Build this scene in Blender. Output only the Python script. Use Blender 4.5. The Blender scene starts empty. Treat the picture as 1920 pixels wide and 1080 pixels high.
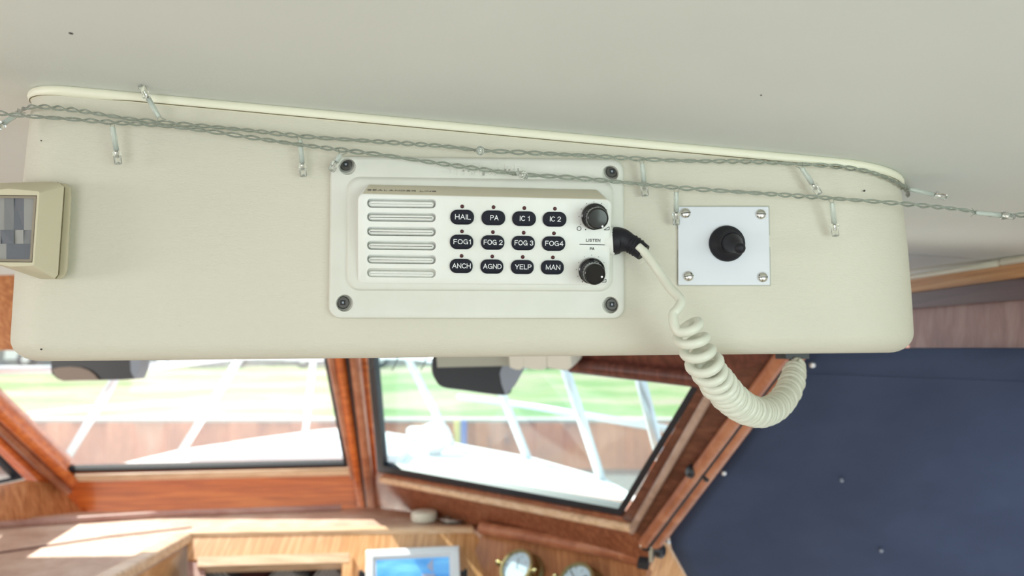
import bpy, bmesh, math, random
from mathutils import Vector as V, Matrix, Quaternion
random.seed(7)
sc = bpy.context.scene
COL = sc.collection
F = 1397.0; PITCH = math.atan(125/1397); EYE = 1.55
# ---------------------------------------------------------------- camera, sky, sun, exposure
cd = bpy.data.cameras.new('camera'); cam = bpy.data.objects.new('camera', cd); COL.objects.link(cam)
cam.location = (0, 0, EYE); cam.rotation_euler = (math.pi/2+PITCH, 0, 0)
cd.sensor_width = 36; cd.lens = F/1920*36; cd.clip_start = .01; cd.clip_end = 400
cd.dof.use_dof = True; cd.dof.focus_distance = .495; cd.dof.aperture_fstop = 7.0
sc.camera = cam
w = bpy.data.worlds.new('world'); sc.world = w; w.use_nodes = True
bg = w.node_tree.nodes['Background']; bg.inputs[0].default_value = (.86, .94, 1, 1); bg.inputs[1].default_value = 1.45
sun = bpy.data.objects.new('sun', bpy.data.lights.new('sun', 'SUN')); COL.objects.link(sun)
sun.data.energy = 11.0; sun.data.angle = .012; sun.data.color = (1, .93, .80)
SUND = V((.80, -.80, -1.0)).normalized()
sun.rotation_euler = SUND.to_track_quat('-Z', 'Y').to_euler()
def area(name, loc, tgt, sx, sy, e, col):
    o = bpy.data.objects.new(name, bpy.data.lights.new(name, 'AREA')); COL.objects.link(o)
    o.data.shape = 'RECTANGLE'; o.data.size = sx; o.data.size_y = sy; o.data.energy = e; o.data.color = col
    o.location = loc; o.rotation_euler = (V(tgt)-V(loc)).to_track_quat('-Z', 'Y').to_euler()
area('daylight_left_window', (-1.98, -.35, EYE-.10), (-.2, .4, EYE+.05), .9, .42, 9.8, (1, .96, .90))
area('daylight_right_window', (.60, -.45, EYE-.16), (.15, .4, EYE+.02), .7, .36, 4.4, (.80, 1, .94))
area('aft_fill', (-.5, -1.27, EYE-.45), (-.1, .5, EYE-.05), .8, .9, 4.4, (1, .99, .96))  # unseen fill lamp added behind the camera
sc.view_settings.view_transform = 'Standard'; sc.view_settings.look = 'None'
sc.view_settings.exposure = 0.0; sc.view_settings.gamma = 1; sc.view_settings.use_curve_mapping = False

# ---------------------------------------------------------------- geometry helpers
cp, sp = math.cos(PITCH), math.sin(PITCH)
E = V((0, 0, EYE))
def ray(px, py):
    u = (px-960)/F; v = (540-py)/F
    return V((u, cp-v*sp, sp+v*cp))
def atY(px, py, Y): r = ray(px, py); return E+r*(Y/r.y)
def atZ(px, py, z): r = ray(px, py); return E+r*((z-EYE)/r.z)
class Plane:
    def __init__(s, a, b, c):
        s.p = a; s.n = (b-a).cross(c-a).normalized()
        if s.n.dot(E-a) < 0: s.n = -s.n
    def hit(s, px, py, h=0):
        r = ray(px, py); q = s.p+s.n*h
        return E+r*((q-E).dot(s.n)/r.dot(s.n))
YAW = .045
FACE = Plane(V((0, .5, EYE)), V((1, .5+YAW, EYE)), V((0, .5, EYE+1)))
def fp(px, py, d=0): return FACE.hit(px, py, d)

ROOT = {}
def thing(name, label, cat, loc, group=None):
    o = bpy.data.objects.new(name, None); COL.objects.link(o); o.location = loc; o.empty_display_size = .02
    o['label'] = label; o['category'] = cat
    if group: o['group'] = group
    return o
def tag(o, label, cat, group=None):
    o['label'] = label; o['category'] = cat
    if group: o['group'] = group
    return o
def struct(o): o['kind'] = 'structure'; return o
def wloc(o):
    l = V((0, 0, 0))
    while o: l += o.location; o = o.parent
    return l
def obj(name, bm, m, parent=None, smooth=False, loc=None, label=None, auto=None):
    bmesh.ops.recalc_face_normals(bm, faces=bm.faces)
    base = wloc(parent) if parent else V((0, 0, 0))
    if loc is None:
        loc = base if parent else sum((v.co for v in bm.verts), V((0, 0, 0)))/max(1, len(bm.verts))
    for v in bm.verts: v.co -= loc
    me = bpy.data.meshes.new(name); bm.to_mesh(me); bm.free()
    for mm in (m if isinstance(m, (list, tuple)) else [m]): me.materials.append(mm)
    if smooth or auto:
        for p in me.polygons: p.use_smooth = True
        if auto: me.set_sharp_from_angle(angle=math.radians(auto))
    o = bpy.data.objects.new(name, me); COL.objects.link(o)
    if parent: o.parent = parent
    o.location = loc-base
    if label: o['label'] = label
    return o
def BM(): return bmesh.new()
def rquad(c, r, n=6):
    out = []; rl = r if isinstance(r, (list, tuple)) else [r]*4
    for i in range(4):
        a, b, d = c[i-1], c[i], c[(i+1) % 4]; r = rl[i]
        e1 = (a-b).normalized(); e2 = (d-b).normalized()
        for k in range(n+1):
            t = math.pi/2*k/n
            out.append(b+e1*r*(1-math.sin(t))+e2*r*(1-math.cos(t)))
    return out
def loft(bm, loops, cap0=True, cap1=True, closed=True):
    rows = [[bm.verts.new(p) for p in L] for L in loops]
    n = len(rows[0])
    for a, b in zip(rows, rows[1:]):
        for i in range(n if closed else n-1):
            j = (i+1) % n
            try: bm.faces.new((a[i], a[j], b[j], b[i]))
            except ValueError: pass
    if cap0: bm.faces.new(rows[0][::-1])
    if cap1: bm.faces.new(rows[-1])
    return rows
def frames(pts):
    T = []
    for i in range(len(pts)):
        a = pts[max(0, i-1)]; b = pts[min(len(pts)-1, i+1)]
        T.append((b-a).normalized())
    n = T[0].orthogonal().normalized(); N = [n]
    for i in range(1, len(pts)):
        q = T[i-1].rotation_difference(T[i]); n = q @ n; n = (n-T[i]*n.dot(T[i])).normalized(); N.append(n)
    return T, N
def tube(bm, pts, r, n=10, cap=True, squash=None):
    T, N = frames(pts); loops = []
    for i, p in enumerate(pts):
        rr = r[i] if isinstance(r, (list, tuple)) else r
        B = T[i].cross(N[i])
        loops.append([p+(N[i]*math.cos(2*math.pi*k/n)+B*math.sin(2*math.pi*k/n))*rr for k in range(n)])
    loft(bm, loops, cap, cap)
def spline(P, per=8):
    P = [V(p) for p in P]; out = []
    Q = [P[0]*2-P[1]]+P+[P[-1]*2-P[-2]]
    for i in range(1, len(Q)-2):
        a, b, c, d = Q[i-1], Q[i], Q[i+1], Q[i+2]
        for k in range(per):
            t = k/per
            out.append(.5*((2*b)+(c-a)*t+(2*a-5*b+4*c-d)*t*t+(3*b-a-3*c+d)*t**3))
    out.append(P[-1]); return out
def resample(P, step):
    L = [0]
    for a, b in zip(P, P[1:]): L.append(L[-1]+(b-a).length)
    n = max(2, int(L[-1]/step)); out = []; j = 0
    for i in range(n+1):
        s = L[-1]*i/n
        while j < len(P)-2 and L[j+1] < s: j += 1
        t = (s-L[j])/max(1e-9, L[j+1]-L[j]); out.append(P[j].lerp(P[j+1], min(1, t)))
    return out
def lathe(bm, org, ax, prof, n=32, up=None, cap=True):
    ax = ax.normalized(); u = ax.orthogonal().normalized() if up is None else (up-ax*up.dot(ax)).normalized(); v = ax.cross(u)
    loops = [[org+ax*h+(u*math.cos(2*math.pi*k/n)+v*math.sin(2*math.pi*k/n))*r for k in range(n)] for r, h in prof]
    loft(bm, loops, cap, cap)
def slab(bm, pts, nrm, th):
    loft(bm, [[p.copy() for p in pts], [p-nrm*th for p in pts]])
def box(bm, lo, hi):
    x0, y0, z0 = lo; x1, y1, z1 = hi
    loft(bm, [[V((x0, y0, z)), V((x1, y0, z)), V((x1, y1, z)), V((x0, y1, z))] for z in (z0, z1)])
def obox(bm, c, ex, ey, ez):
    loft(bm, [[c+ex*a+ey*b+ez*s for a, b in ((-1, -1), (1, -1), (1, 1), (-1, 1))] for s in (-1, 1)])
def bevel(bm, w, seg=2, ang=30):
    es = [e for e in bm.edges if len(e.link_faces) == 2 and e.calc_face_angle(0) > math.radians(ang)]
    bmesh.ops.bevel(bm, geom=es, offset=w, segments=seg, affect='EDGES', profile=.5)
def boolean(o, cutbm):
    me = bpy.data.meshes.new('cut'); bmesh.ops.recalc_face_normals(cutbm, faces=cutbm.faces)
    base = wloc(o)
    for v in cutbm.verts: v.co -= base
    cutbm.to_mesh(me); cutbm.free()
    c = bpy.data.objects.new('cut', me); COL.objects.link(c); c.location = base
    m = o.modifiers.new('b', 'BOOLEAN'); m.object = c; m.operation = 'DIFFERENCE'; m.solver = 'EXACT'
    bpy.context.view_layer.update()
    dg = bpy.context.evaluated_depsgraph_get()
    nm = bpy.data.meshes.new_from_object(o.evaluated_get(dg)); old = o.data
    o.modifiers.clear(); o.data = nm; bpy.data.objects.remove(c); bpy.data.meshes.remove(me)
    nm.set_sharp_from_angle(angle=math.radians(35))
def _arc(cx, cy, rx, ry, a0, a1, n=14):
    return [(cx+rx*math.cos(math.radians(a0+(a1-a0)*k/n)), cy+ry*math.sin(math.radians(a0+(a1-a0)*k/n))) for k in range(n+1)]
GLY = {'A': (.72, [[(0, 0), (.36, 1), (.72, 0)], [(.13, .33), (.59, .33)]]), 'C': (.70, [_arc(.38, .5, .38, .5, 42, 318)]),
       'D': (.68, [[(0, 0), (0, 1)]+_arc(.28, .5, .40, .5, 90, -90)+[(0, 0), (0, .08)]]), 'E': (.56, [[(.56, 1), (0, 1), (0, 0), (.56, 0)], [(0, .52), (.5, .52)]]),
       'F': (.54, [[(.54, 1), (0, 1), (0, 0)], [(0, .5), (.46, .5)]]), 'G': (.76, [_arc(.38, .5, .38, .5, 48, 318)+[(.74, .16), (.74, .47), (.42, .47)], [(.74, .2), (.74, 0)]]),
       'H': (.66, [[(0, 0), (0, 1)], [(.66, 0), (.66, 1)], [(0, .52), (.66, .52)]]), 'I': (.02, [[(.01, 0), (.01, 1)]]), 'L': (.5, [[(0, 1), (0, 0), (.5, 0)]]),
       'M': (.78, [[(0, 0), (0, 1), (.39, .04), (.78, 1), (.78, 0)]]), 'N': (.66, [[(0, 0), (0, 1), (.66, 0), (.66, 1)]]), 'O': (.80, [_arc(.4, .5, .4, .5, 0, 360, 28)]),
       'P': (.58, [[(0, 0), (0, 1), (.3, 1)]+_arc(.32, .73, .26, .27, 90, -90)+[(0, .46)]]), 'R': (.62, [[(0, 0), (0, 1), (.3, 1)]+_arc(.34, .74, .26, .26, 90, -90)+[(0, .48)], [(.34, .48), (.60, 0)]]),
       'S': (.60, [_arc(.30, .74, .28, .26, 25, 270)+_arc(.30, .25, .30, .25, 88, -155)]), 'T': (.64, [[(0, 1), (.64, 1)], [(.32, 1), (.32, 0)]]),
       'Y': (.68, [[(0, 1), (.34, .43), (.68, 1)], [(.34, .46), (.34, 0)]]), '1': (.30, [[(.02, .76), (.17, .80), (.26, 1), (.26, 0)]]),
       '2': (.58, [_arc(.29, .72, .28, .28, 175, -38)+[(.0, 0), (.58, 0)]]), '3': (.58, [_arc(.28, .75, .25, .25, 165, -85)+_arc(.28, .26, .29, .26, 88, -165)]),
       '4': (.62, [[(.46, 0), (.46, 1), (0, .29), (.62, .29)]]), ' ': (.16, [])}
def textbm(s, c, ex, ey, wd, ht, nrm, th, gap=.24, wt=.125):
    """stroke lettering fitted to width wd and cap height ht, centred at c"""
    bm = BM(); X = 0; parts = []
    for ch in s:
        w_, st = GLY[ch]
        for p in st: parts.append([V((X+a, b)) for a, b in p])
        X += w_+gap
    W = X-gap; hw = ht*wt/2
    sx = (wd-2*hw)/W; sy = ht-2*hw
    for P in parts:
        Q = [V(((p.x-W/2)*sx, (p.y-.5)*sy)) for p in P]; n = len(Q); cl = (Q[0]-Q[-1]).length < 1e-7
        if not cl:
            u = (Q[0]-Q[1]).normalized(); Q[0] = Q[0]+u*hw; u = (Q[-1]-Q[-2]).normalized(); Q[-1] = Q[-1]+u*hw
        loops = []
        for i in range(n):
            a = Q[i-1] if i else (Q[-2] if cl else None); b = Q[i+1] if i < n-1 else (Q[1] if cl else None)
            d1 = (Q[i]-a).normalized() if a is not None else None; d2 = (b-Q[i]).normalized() if b is not None else None
            if d1 is None: d1 = d2
            if d2 is None: d2 = d1
            n1 = V((-d1.y, d1.x)); n2 = V((-d2.y, d2.x)); m = n1+n2
            m = m.normalized() if m.length > 1e-6 else n1
            k = hw/max(.42, m.dot(n1)); L = Q[i]+m*k; R_ = Q[i]-m*k
            f = lambda q, h: c+ex*q.x+ey*q.y+nrm*h
            loops.append([f(L, 0), f(R_, 0), f(R_, th), f(L, th)])
        loft(bm, loops, not cl, not cl)
    return bm

# ---------------------------------------------------------------- materials
def mat(name, col, rough=.5, metal=0, spec=.5, trans=0, ior=1.45, emit=None, es=0, coat=0):
    m = bpy.data.materials.new(name); m.use_nodes = True; b = m.node_tree.nodes['Principled BSDF']
    b.inputs['Base Color'].default_value = (*col, 1); b.inputs['Roughness'].default_value = rough
    b.inputs['Metallic'].default_value = metal; b.inputs['Specular IOR Level'].default_value = spec
    b.inputs['Transmission Weight'].default_value = trans; b.inputs['IOR'].default_value = ior
    b.inputs['Coat Weight'].default_value = coat
    if emit: b.inputs['Emission Color'].default_value = (*emit, 1); b.inputs['Emission Strength'].default_value = es
    return m
def nodes(m): return m.node_tree.nodes, m.node_tree.links, m.node_tree.nodes['Principled BSDF']
def noise(m, scale, vec=(1, 1, 1), det=4, rough=.6, coord='Object', rot=(0, 0, 0)):
    n, l, b = nodes(m)
    tc = n.new('ShaderNodeTexCoord'); mp = n.new('ShaderNodeMapping'); mp.inputs['Scale'].default_value = vec; mp.inputs['Rotation'].default_value = rot
    t = n.new('ShaderNodeTexNoise'); t.inputs['Scale'].default_value = scale; t.inputs['Detail'].default_value = det; t.inputs['Roughness'].default_value = rough
    l.new(tc.outputs[coord], mp.inputs[0]); l.new(mp.outputs[0], t.inputs['Vector']); return t
def ramp(m, src, stops, out='Base Color'):
    n, l, b = nodes(m); r = n.new('ShaderNodeValToRGB'); cr = r.color_ramp
    while len(cr.elements) < len(stops): cr.elements.new(.5)
    for e, (p, c) in zip(cr.elements, stops): e.position = p; e.color = (*c, 1)
    l.new(src, r.inputs[0])
    if out: l.new(r.outputs[0], b.inputs[out])
    return r
def bump(m, srcs, dist=.001):
    n, l, b = nodes(m); prev = None
    for s, st in srcs:
        bp = n.new('ShaderNodeBump'); bp.inputs['Strength'].default_value = st; bp.inputs['Distance'].default_value = dist
        l.new(s, bp.inputs['Height'])
        if prev: l.new(prev.outputs[0], bp.inputs['Normal'])
        prev = bp
    l.new(prev.outputs[0], b.inputs['Normal'])
def vinyl(name, c, var=.03, st=.6):
    m = mat(name, c, .55, spec=.35)
    a = noise(m, 5, (1, 1, 1), 3); ramp(m, a.outputs[0], [(.3, tuple(x*(1-var) for x in c)), (.7, tuple(min(1, x*(1+var)) for x in c))])
    f = noise(m, 700, (.55, .55, 1.3), 3, .6); g = noise(m, 160, (.35, .35, 1.5), 3, .55)
    bump(m, [(f.outputs[0], st), (g.outputs[0], st*.8)], .0006); return m
def wood(name, a, b_, vec, scale=9, rough=.38, coat=.25, rot=(0, 0, 0)):
    m = mat(name, a, rough, coat=coat)
    t = noise(m, scale, vec, 5, .62, rot=rot); t.inputs['Distortion'].default_value = .4
    ramp(m, t.outputs[0], [(.30, tuple(x*.72 for x in a)), (.48, a), (.62, b_), (.8, tuple(x*.85 for x in b_))])
    f = noise(m, scale*5, vec, 3, .6, rot=rot); bump(m, [(f.outputs[0], .15)], .0008); return m
M = {}
M['vinyl'] = vinyl('cream_vinyl', (.65, .615, .52))
M['ceil'] = vinyl('headliner_vinyl', (.715, .735, .71), .025, .2)
M['piping'] = mat('cream_piping', (.84, .81, .66), .4)
M['seam'] = mat('seam_and_gap_shade', (.16, .13, .07), .8)  # dark tone for the sensor joint and the piping's gap shade
M['grime'] = mat('grimy_plastic', (.66, .60, .47), .5)
M['plastic'] = mat('white_plastic', (.74, .74, .70), .38)
_t = noise(M['plastic'], 14, det=5); ramp(M['plastic'], _t.outputs[0], [(.32, (.75, .75, .70)), (.6, (.81, .81, .78))])
_t = noise(M['plastic'], 900, det=2); bump(M['plastic'], [(_t.outputs[0], .12)], .0003)
M['bezel'] = mat('aged_white_plastic', (.74, .725, .65), .42)
_t = noise(M['bezel'], 11, det=5); ramp(M['bezel'], _t.outputs[0], [(.32, (.66, .65, .58)), (.62, (.72, .715, .66))])
M['black'] = mat('black_plastic', (.018, .018, .024), .35)
M['blackrub'] = mat('black_rubber', (.012, .011, .016), .5, spec=.35)
M['gloss'] = mat('glossy_black', (.012, .011, .013), .12, coat=.4)
M['button'] = mat('navy_button', (.010, .011, .020), .5, spec=.22)
M['letter'] = mat('white_print', (.9, .9, .92), .5)
M['ink'] = mat('black_print', (.02, .02, .02), .6)
M['led'] = mat('dark_red_led', (.06, .006, .008), .25)
M['screw'] = mat('dark_screw', (.10, .095, .09), .4, metal=.7)
M['screwhole'] = mat('screw_well', (.33, .32, .29), .5)
M['chrome'] = mat('chrome', (.72, .70, .66), .2, metal=1)
M['plate'] = mat('white_plate', (.72, .735, .79), .45)
M['cord'] = mat('ivory_cord', (.70, .70, .60), .33, coat=.2)
M['pir'] = mat('beige_plastic', (.61, .55, .40), .42)
_t = noise(M['pir'], 600, det=2); bump(M['pir'], [(_t.outputs[0], .15)], .0004)
M['pirdark'] = mat('dark_beige_frame', (.30, .25, .19), .45)  # darker beige of the lens frame
M['lens'] = mat('fresnel_lens', (.20, .20, .21), .22, spec=.8)
M['lens2'] = mat('fresnel_lens_dark', (.13, .135, .16), .2, spec=.8)
M['lens3'] = mat('fresnel_lens_pale', (.30, .29, .28), .25, spec=.8)
M['clear'] = mat('clear_pvc', (.86, .92, .87), .18, trans=.55, ior=1.3)
M['wire'] = mat('clear_pvc_wire', (.66, .71, .64), .12, trans=.80, ior=1.45)
M['core'] = mat('tinned_core', (.34, .35, .30), .4, metal=.5)
M['bulb'] = mat('clear_led_epoxy', (.97, .99, .97), .05, trans=.92, ior=1.42)
M['teak'] = wood('lit_varnished_teak', (.60, .135, .027), (.76, .215, .045), (1, 14, 14), 5)  # lit copy of the frame wood, orange bounce glow put into the colour
M['teakx'] = wood('varnished_teak_vertical', (.52, .20, .075), (.70, .34, .15), (22, 22, 1), 5)
M['mahog'] = wood('shaded_varnished_teak', (.13, .045, .030), (.20, .075, .048), (3, 3, 12), 6, rot=(0, .5, .7))  # same frame wood, starboard shade put into the colour
M['teak_shade_head'] = wood('shaded_teak_header', (.12, .035, .025), (.18, .055, .038), (20, 20, 2), 5)  # same frame wood in its shaded tone, for the starboard header
M['bead'] = wood('teak_bead', (.42, .15, .075), (.52, .22, .12), (6, 6, 6), 4)
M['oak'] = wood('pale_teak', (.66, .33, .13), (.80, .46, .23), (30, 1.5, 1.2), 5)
M['oaklip'] = wood('sunlit_teak_lip', (.76, .50, .31), (.84, .61, .42), (2, 20, 20), 5)  # paler teak with the sunlit look of lip and sill beads painted in
M['panelw'] = wood('gauge_panel_teak', (.42, .17, .07), (.54, .25, .11), (30, 3, 1.2), 5)
M['dash'] = mat('dash_top', (.62, .42, .32), .5)
_t = noise(M['dash'], 14, det=8, rough=.75); ramp(M['dash'], _t.outputs[0], [(.3, (.44, .25, .18)), (.5, (.60, .40, .30)), (.68, (.72, .55, .44))])
M['pink'] = wood('faded_mahogany', (.42, .22, .19), (.50, .30, .26), (1, 7, 2), 5, rough=.5)
M['ply'] = wood('plywood_edge', (.62, .30, .12), (.74, .42, .19), (1, 1, 60), 6, rough=.6)
M['mahogd'] = wood('dark_red_trim', (.10, .030, .026), (.13, .045, .04), (1, 1, 20), 5)
M['navy'] = mat('navy_canvas', (.035, .048, .095), .8, spec=.2)
_t = noise(M['navy'], 5, det=4); ramp(M['navy'], _t.outputs[0], [(.3, (.036, .048, .092)), (.7, (.052, .070, .130))])
_t = noise(M['navy'], 900, det=2); bump(M['navy'], [(_t.outputs[0], .3)], .0005)
M['seal'] = mat('black_seal', (.015, .02, .03), .5)
M['stud'] = mat('stud', (.85, .85, .88), .25, metal=.6)
M['brass'] = mat('brass', (.36, .31, .16), .3, metal=.9)
M['dial'] = mat('dial_face', (.62, .78, .92), .3)
M['hull'] = mat('white_gelcoat', (.86, .88, .90), .35)
M['rail'] = mat('rail_steel', (.85, .87, .9), .25, metal=.4)
M['cloth'] = mat('white_cloth', (.80, .80, .72), .8)
M['floor'] = wood('sole_teak', (.42, .36, .30), (.50, .44, .37), (1, 14, 1), 4)
M['wallv'] = mat('cabin_lining', (.62, .60, .52), .6)
M['housing'] = mat('grey_housing', (.30, .33, .40), .4)
M['taupe'] = mat('taupe_cover', (.36, .28, .24), .6)
M['bracket'] = mat('grey_beige_bracket', (.46, .45, .38), .5)

# ================================================================ structure
# --- headliner: one sloping plane, slightly lower to starboard
c1 = atY(100, 158, .484); c2 = atY(1640, 301, .508); c3 = V((.62, 1.15, EYE+.128))
cn = (c2-c1).cross(c3-c1).normalized()
if cn.z < 0: cn = -cn
def ceilz(x, y): return c1.z-(cn.x*(x-c1.x)+cn.y*(y-c1.y))/cn.z
bm = BM()
cx = [(.66, -1.3), (.66, 1.2), (.15, 1.33), (-.37, 1.62), (-1.18, 1.66), (-1.22, 2.08), (-2.3, 2.10), (-2.3, -1.3)]  # port eave past the windscreen added, unseen, to shade the dash
loft(bm, [[V((x, y, ceilz(x, y))) for x, y in cx], [V((x, y, ceilz(x, y)+.05)) for x, y in cx]])
ceil = struct(obj('ceiling', bm, M['ceil']))
# seam welts and tiny blemishes of the headliner
for pts_ in ([(1700, 477), (1800, 483), (1885, 492)],):
    bm = BM(); Q_ = []
    for px, py in pts_:
        r0 = ray(px, py); Q_.append(E+r0*((c1-E).dot(cn)/r0.dot(cn)))
    tube(bm, Q_, .0004, 6); obj('seam', bm, M['pirdark'], ceil)

bm = BM()
for px, py, r in ((133, 62, .0011), (1427, 178, .0005)):
    bm = BM()
    r0 = ray(px, py); t = (c1-E).dot(cn)/r0.dot(cn); p = E+r0*t
    lathe(bm, p-cn*.0004, cn, [(r, 0), (r, .0006)], 8); obj('speck', bm, M['ink'], ceil)

# --- floor and walls (side windows and the added aft doorway are open to daylight)
bm = BM(); box(bm, (-2.2, -1.3, -.45), (.7, 2.3, -.40)); struct(obj('floor', bm, M['floor']))
def wall(name, x, y0, y1, z0, z1, wins, m):
    bm = BM(); ys = sorted({y0, y1, *[a for q in wins for a in q[:2]]})
    for a, b in zip(ys, ys[1:]):
        hit = [q for q in wins if q[0] <= a and q[1] >= b]
        if hit:
            q = hit[0]; box(bm, (x, a, z0), (x+.04, b, q[2])); box(bm, (x, a, q[3]), (x+.04, b, z1))
        else: box(bm, (x, a, z0), (x+.04, b, z1))
    return struct(obj(name, bm, m))
wall('wall_left', -2.14, -1.3, 1.55, -.40, ceilz(-2.12, 0)-.012, [(-.9, .15, EYE-.35, EYE+.2), (.30, 1.30, EYE-.33, EYE+.31)], M['wallv'])
wall('wall_right', .655, -1.3, .85, -.40, ceilz(.66, .1)-.012, [(-.85, .05, EYE-.36, EYE+.06)], M['wallv'])

bm = BM()
for x0_, x1_, z0_, z1_ in ((-2.14, -.95, -.40, 1.52), (-.05, .66, -.40, 1.52), (-2.14, -1.2, 1.52, 1.72)): box(bm, (x0_, -1.34, z0_), (x1_, -1.30, z1_))
struct(obj('wall_back', bm, M['wallv']))  # unseen aft wall added to cut the sky light from behind
# ================================================================ windscreen
ZS = EYE-.30; ZD = EYE-.394
S1 = atZ(150, 886, ZS); S2 = atZ(690, 884, ZS); T2 = atY(640, 665, 1.68); S3 = atZ(1175, 975, ZS)
CP = Plane(S1, S2, T2); RP = Plane(S2, T2, S3)
M1 = CP.hit(110, 905); M2 = CP.hit(-30, 765); S0 = atZ(-250, 960, ZS); LP = Plane(M1, M2, S0)
Q1 = RP.hit(1215, 1015); Q2 = RP.hit(1490, 668); Q3 = atY(1920, 700, .90); SP = Plane(Q1, Q2, Q3)
def pslab(pl, px, th, h=0, bm=None):
    bm = bm or BM(); slab(bm, [pl.hit(x, y, h) for x, y in px], pl.n, th); return bm
# panes: clear glass with an added veil imitating overexposed wash-out
g = bpy.data.materials.new('washout_glass'); g.use_nodes = True; nt = g.node_tree; nt.nodes.clear()
out = nt.nodes.new('ShaderNodeOutputMaterial'); tr = nt.nodes.new('ShaderNodeBsdfTransparent'); tl = nt.nodes.new('ShaderNodeBsdfTranslucent')
gl = nt.nodes.new('ShaderNodeBsdfGlossy'); m1 = nt.nodes.new('ShaderNodeMixShader'); m2 = nt.nodes.new('ShaderNodeMixShader')
tr.inputs[0].default_value = (.97, .99, 1, 1); tl.inputs[0].default_value = (.9, .95, 1, 1); gl.inputs['Roughness'].default_value = .03
m1.inputs[0].default_value = .055; m2.inputs[0].default_value = .03
nt.links.new(tr.outputs[0], m1.inputs[1]); nt.links.new(tl.outputs[0], m1.inputs[2]); nt.links.new(m1.outputs[0], m2.inputs[1]); nt.links.new(gl.outputs[0], m2.inputs[2]); nt.links.new(m2.outputs[0], out.inputs[0])
M['glass'] = g
g2 = g.copy(); g2.name = 'cool_washout_glass'; M['glass2'] = g2
for n_ in g2.node_tree.nodes:
    if n_.type == 'BSDF_TRANSPARENT': n_.inputs[0].default_value = (.88, .98, 1, 1)
    if n_.type == 'BSDF_TRANSLUCENT': n_.inputs[0].default_value = (.78, .96, 1, 1)
def inset(pl, px, d):
    P = [V((x, y)) for x, y in px]; c = sum(P, V((0, 0)))/len(P); o = []
    n = len(P)
    for i in range(n):
        a, b, e = P[i-1], P[i], P[(i+1) % n]
        n1 = (b-a).orthogonal().normalized(); n2 = (e-b).orthogonal().normalized()
        if n1.dot(c-b) < 0: n1 = -n1
        if n2.dot(c-b) < 0: n2 = -n2
        k = (n1+n2).normalized(); o.append(tuple(b+k*(d/max(.3, k.dot(n1)))))
    return o
def ring(pl, outer, d, th, h):
    inn = inset(pl, outer, d); bm = BM()
    A = [pl.hit(x, y, h) for x, y in outer]; B = [pl.hit(x, y, h) for x, y in inn]
    A2 = [p-pl.n*th for p in A]; B2 = [p-pl.n*th for p in B]
    loft(bm, [A2, A, B, B2, A2], False, False); return bm
GC = [(-140, 640), (606, 634), (652, 876), (122, 887)]
GR = [(686, 640), (1318, 712), (1165, 967), (708, 884)]
GL = [(-420, 690), (-62, 790), (45, 897), (-300, 972)]
for nm, pl, G, mm, d in (('window_1', LP, GL, M['teak'], 7), ('window_2', CP, GC, M['teak'], 6), ('window_3', RP, GR, M['mahog'], 12)):
    o = struct(obj(nm, pslab(pl, inset(pl, G, 3), .006, -.004), M['glass2' if nm == 'window_3' else 'glass']))
    obj('rubber_seal', ring(pl, G, d, .016, .006), M['seal'], o)
# window frame boards
def board(name, pl, px, th, m, h=.008, bv=.003, kind='trim'):
    bm = pslab(pl, px, th, h); bevel(bm, bv, 2); return struct(obj(name, bm, m, auto=35))
n_tr = [0]
def trim(pl, px, th, m, h=.008, bv=.003):
    n_tr[0] += 1; return board('trim_%d' % n_tr[0], pl, px, th, m, h, bv)
trim(CP, [(-700, 528), (640, 500), (612, 640), (606, 652), (-130, 658), (-170, 642), (-700, 660)], .04, M['teakx'])           # centre header
n_tr[0] += 1; bm = pslab(CP, [(-700, 420), (640, 420), (640, 502), (-700, 531)], .05, .012); bevel(bm, .003, 2); struct(obj('trim_%d' % n_tr[0], bm, M['ceil']))   # pale cornice
trim(RP, [(645, 470), (1560, 500), (1492, 668), (1318, 708), (684, 648)], .04, M['teak_shade_head'])                       # starboard header
trim(RP, [(1320, 708), (1494, 668), (1216, 1018), (1165, 976)], .04, M['mahog'])                                   # starboard stile
trim(RP, [(706, 886), (1165, 970), (1218, 1020), (1214, 1070), (905, 1012), (700, 965)], .04, wood('shaded_teak_low_board', (.27, .085, .04), (.38, .14, .07), (24, 24, 2), 5))          # below starboard pane, lighter version of the shaded frame-wood colour
trim(CP, [(122, 888), (655, 877), (700, 888), (706, 962), (170, 972), (112, 898)], .03, M['teak'], .004)            # below centre pane
trim(CP, [(-160, 640), (-134, 640), (124, 884), (118, 905), (160, 972), (120, 960), (46, 898), (-185, 650)], .04, M['teak'], .014)  # port mullion
trim(LP, [(-330, 975), (46, 900), (112, 908), (168, 980), (-400, 1090)], .03, M['teakx'], .004)                    # below port pane
def strip(pl, a, b, r, m, h=.008, name=None, parent=None):
    A = pl.hit(*a, h); B = pl.hit(*b, h); bm = BM(); tube(bm, [A, A.lerp(B, .5), B], r, 14)
    if parent: return obj(name, bm, m, parent, smooth=False, auto=40)
    n_tr[0] += 1; return struct(obj('trim_%d' % n_tr[0], bm, m, auto=40))
# centre mullion: three rounded strips with a dark groove
trim(CP, [(608, 630), (684, 630), (708, 890), (704, 968), (672, 968), (654, 880)], .04, M['teak'], .004)
for a, b, r, m in (((616, 640), (664, 893), .0105, M['bead']), ((633, 640), (680, 960), .012, M['teak']), ((662, 640), (697, 960), .014, M['bead'])):
    strip(CP, a, b, r, m, .014)
strip(CP, (648, 640), (688, 950), .004, M['seal'], .02)
# port mullion strips
for a, b, r, m in (((-120, 662), (138, 905), .012, M['teak']), ((-146, 662), (128, 922), .012, M['bead']), ((-172, 668), (96, 915), .010, M['teak'])):
    strip(CP, a, b, r, m, .022)
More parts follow.
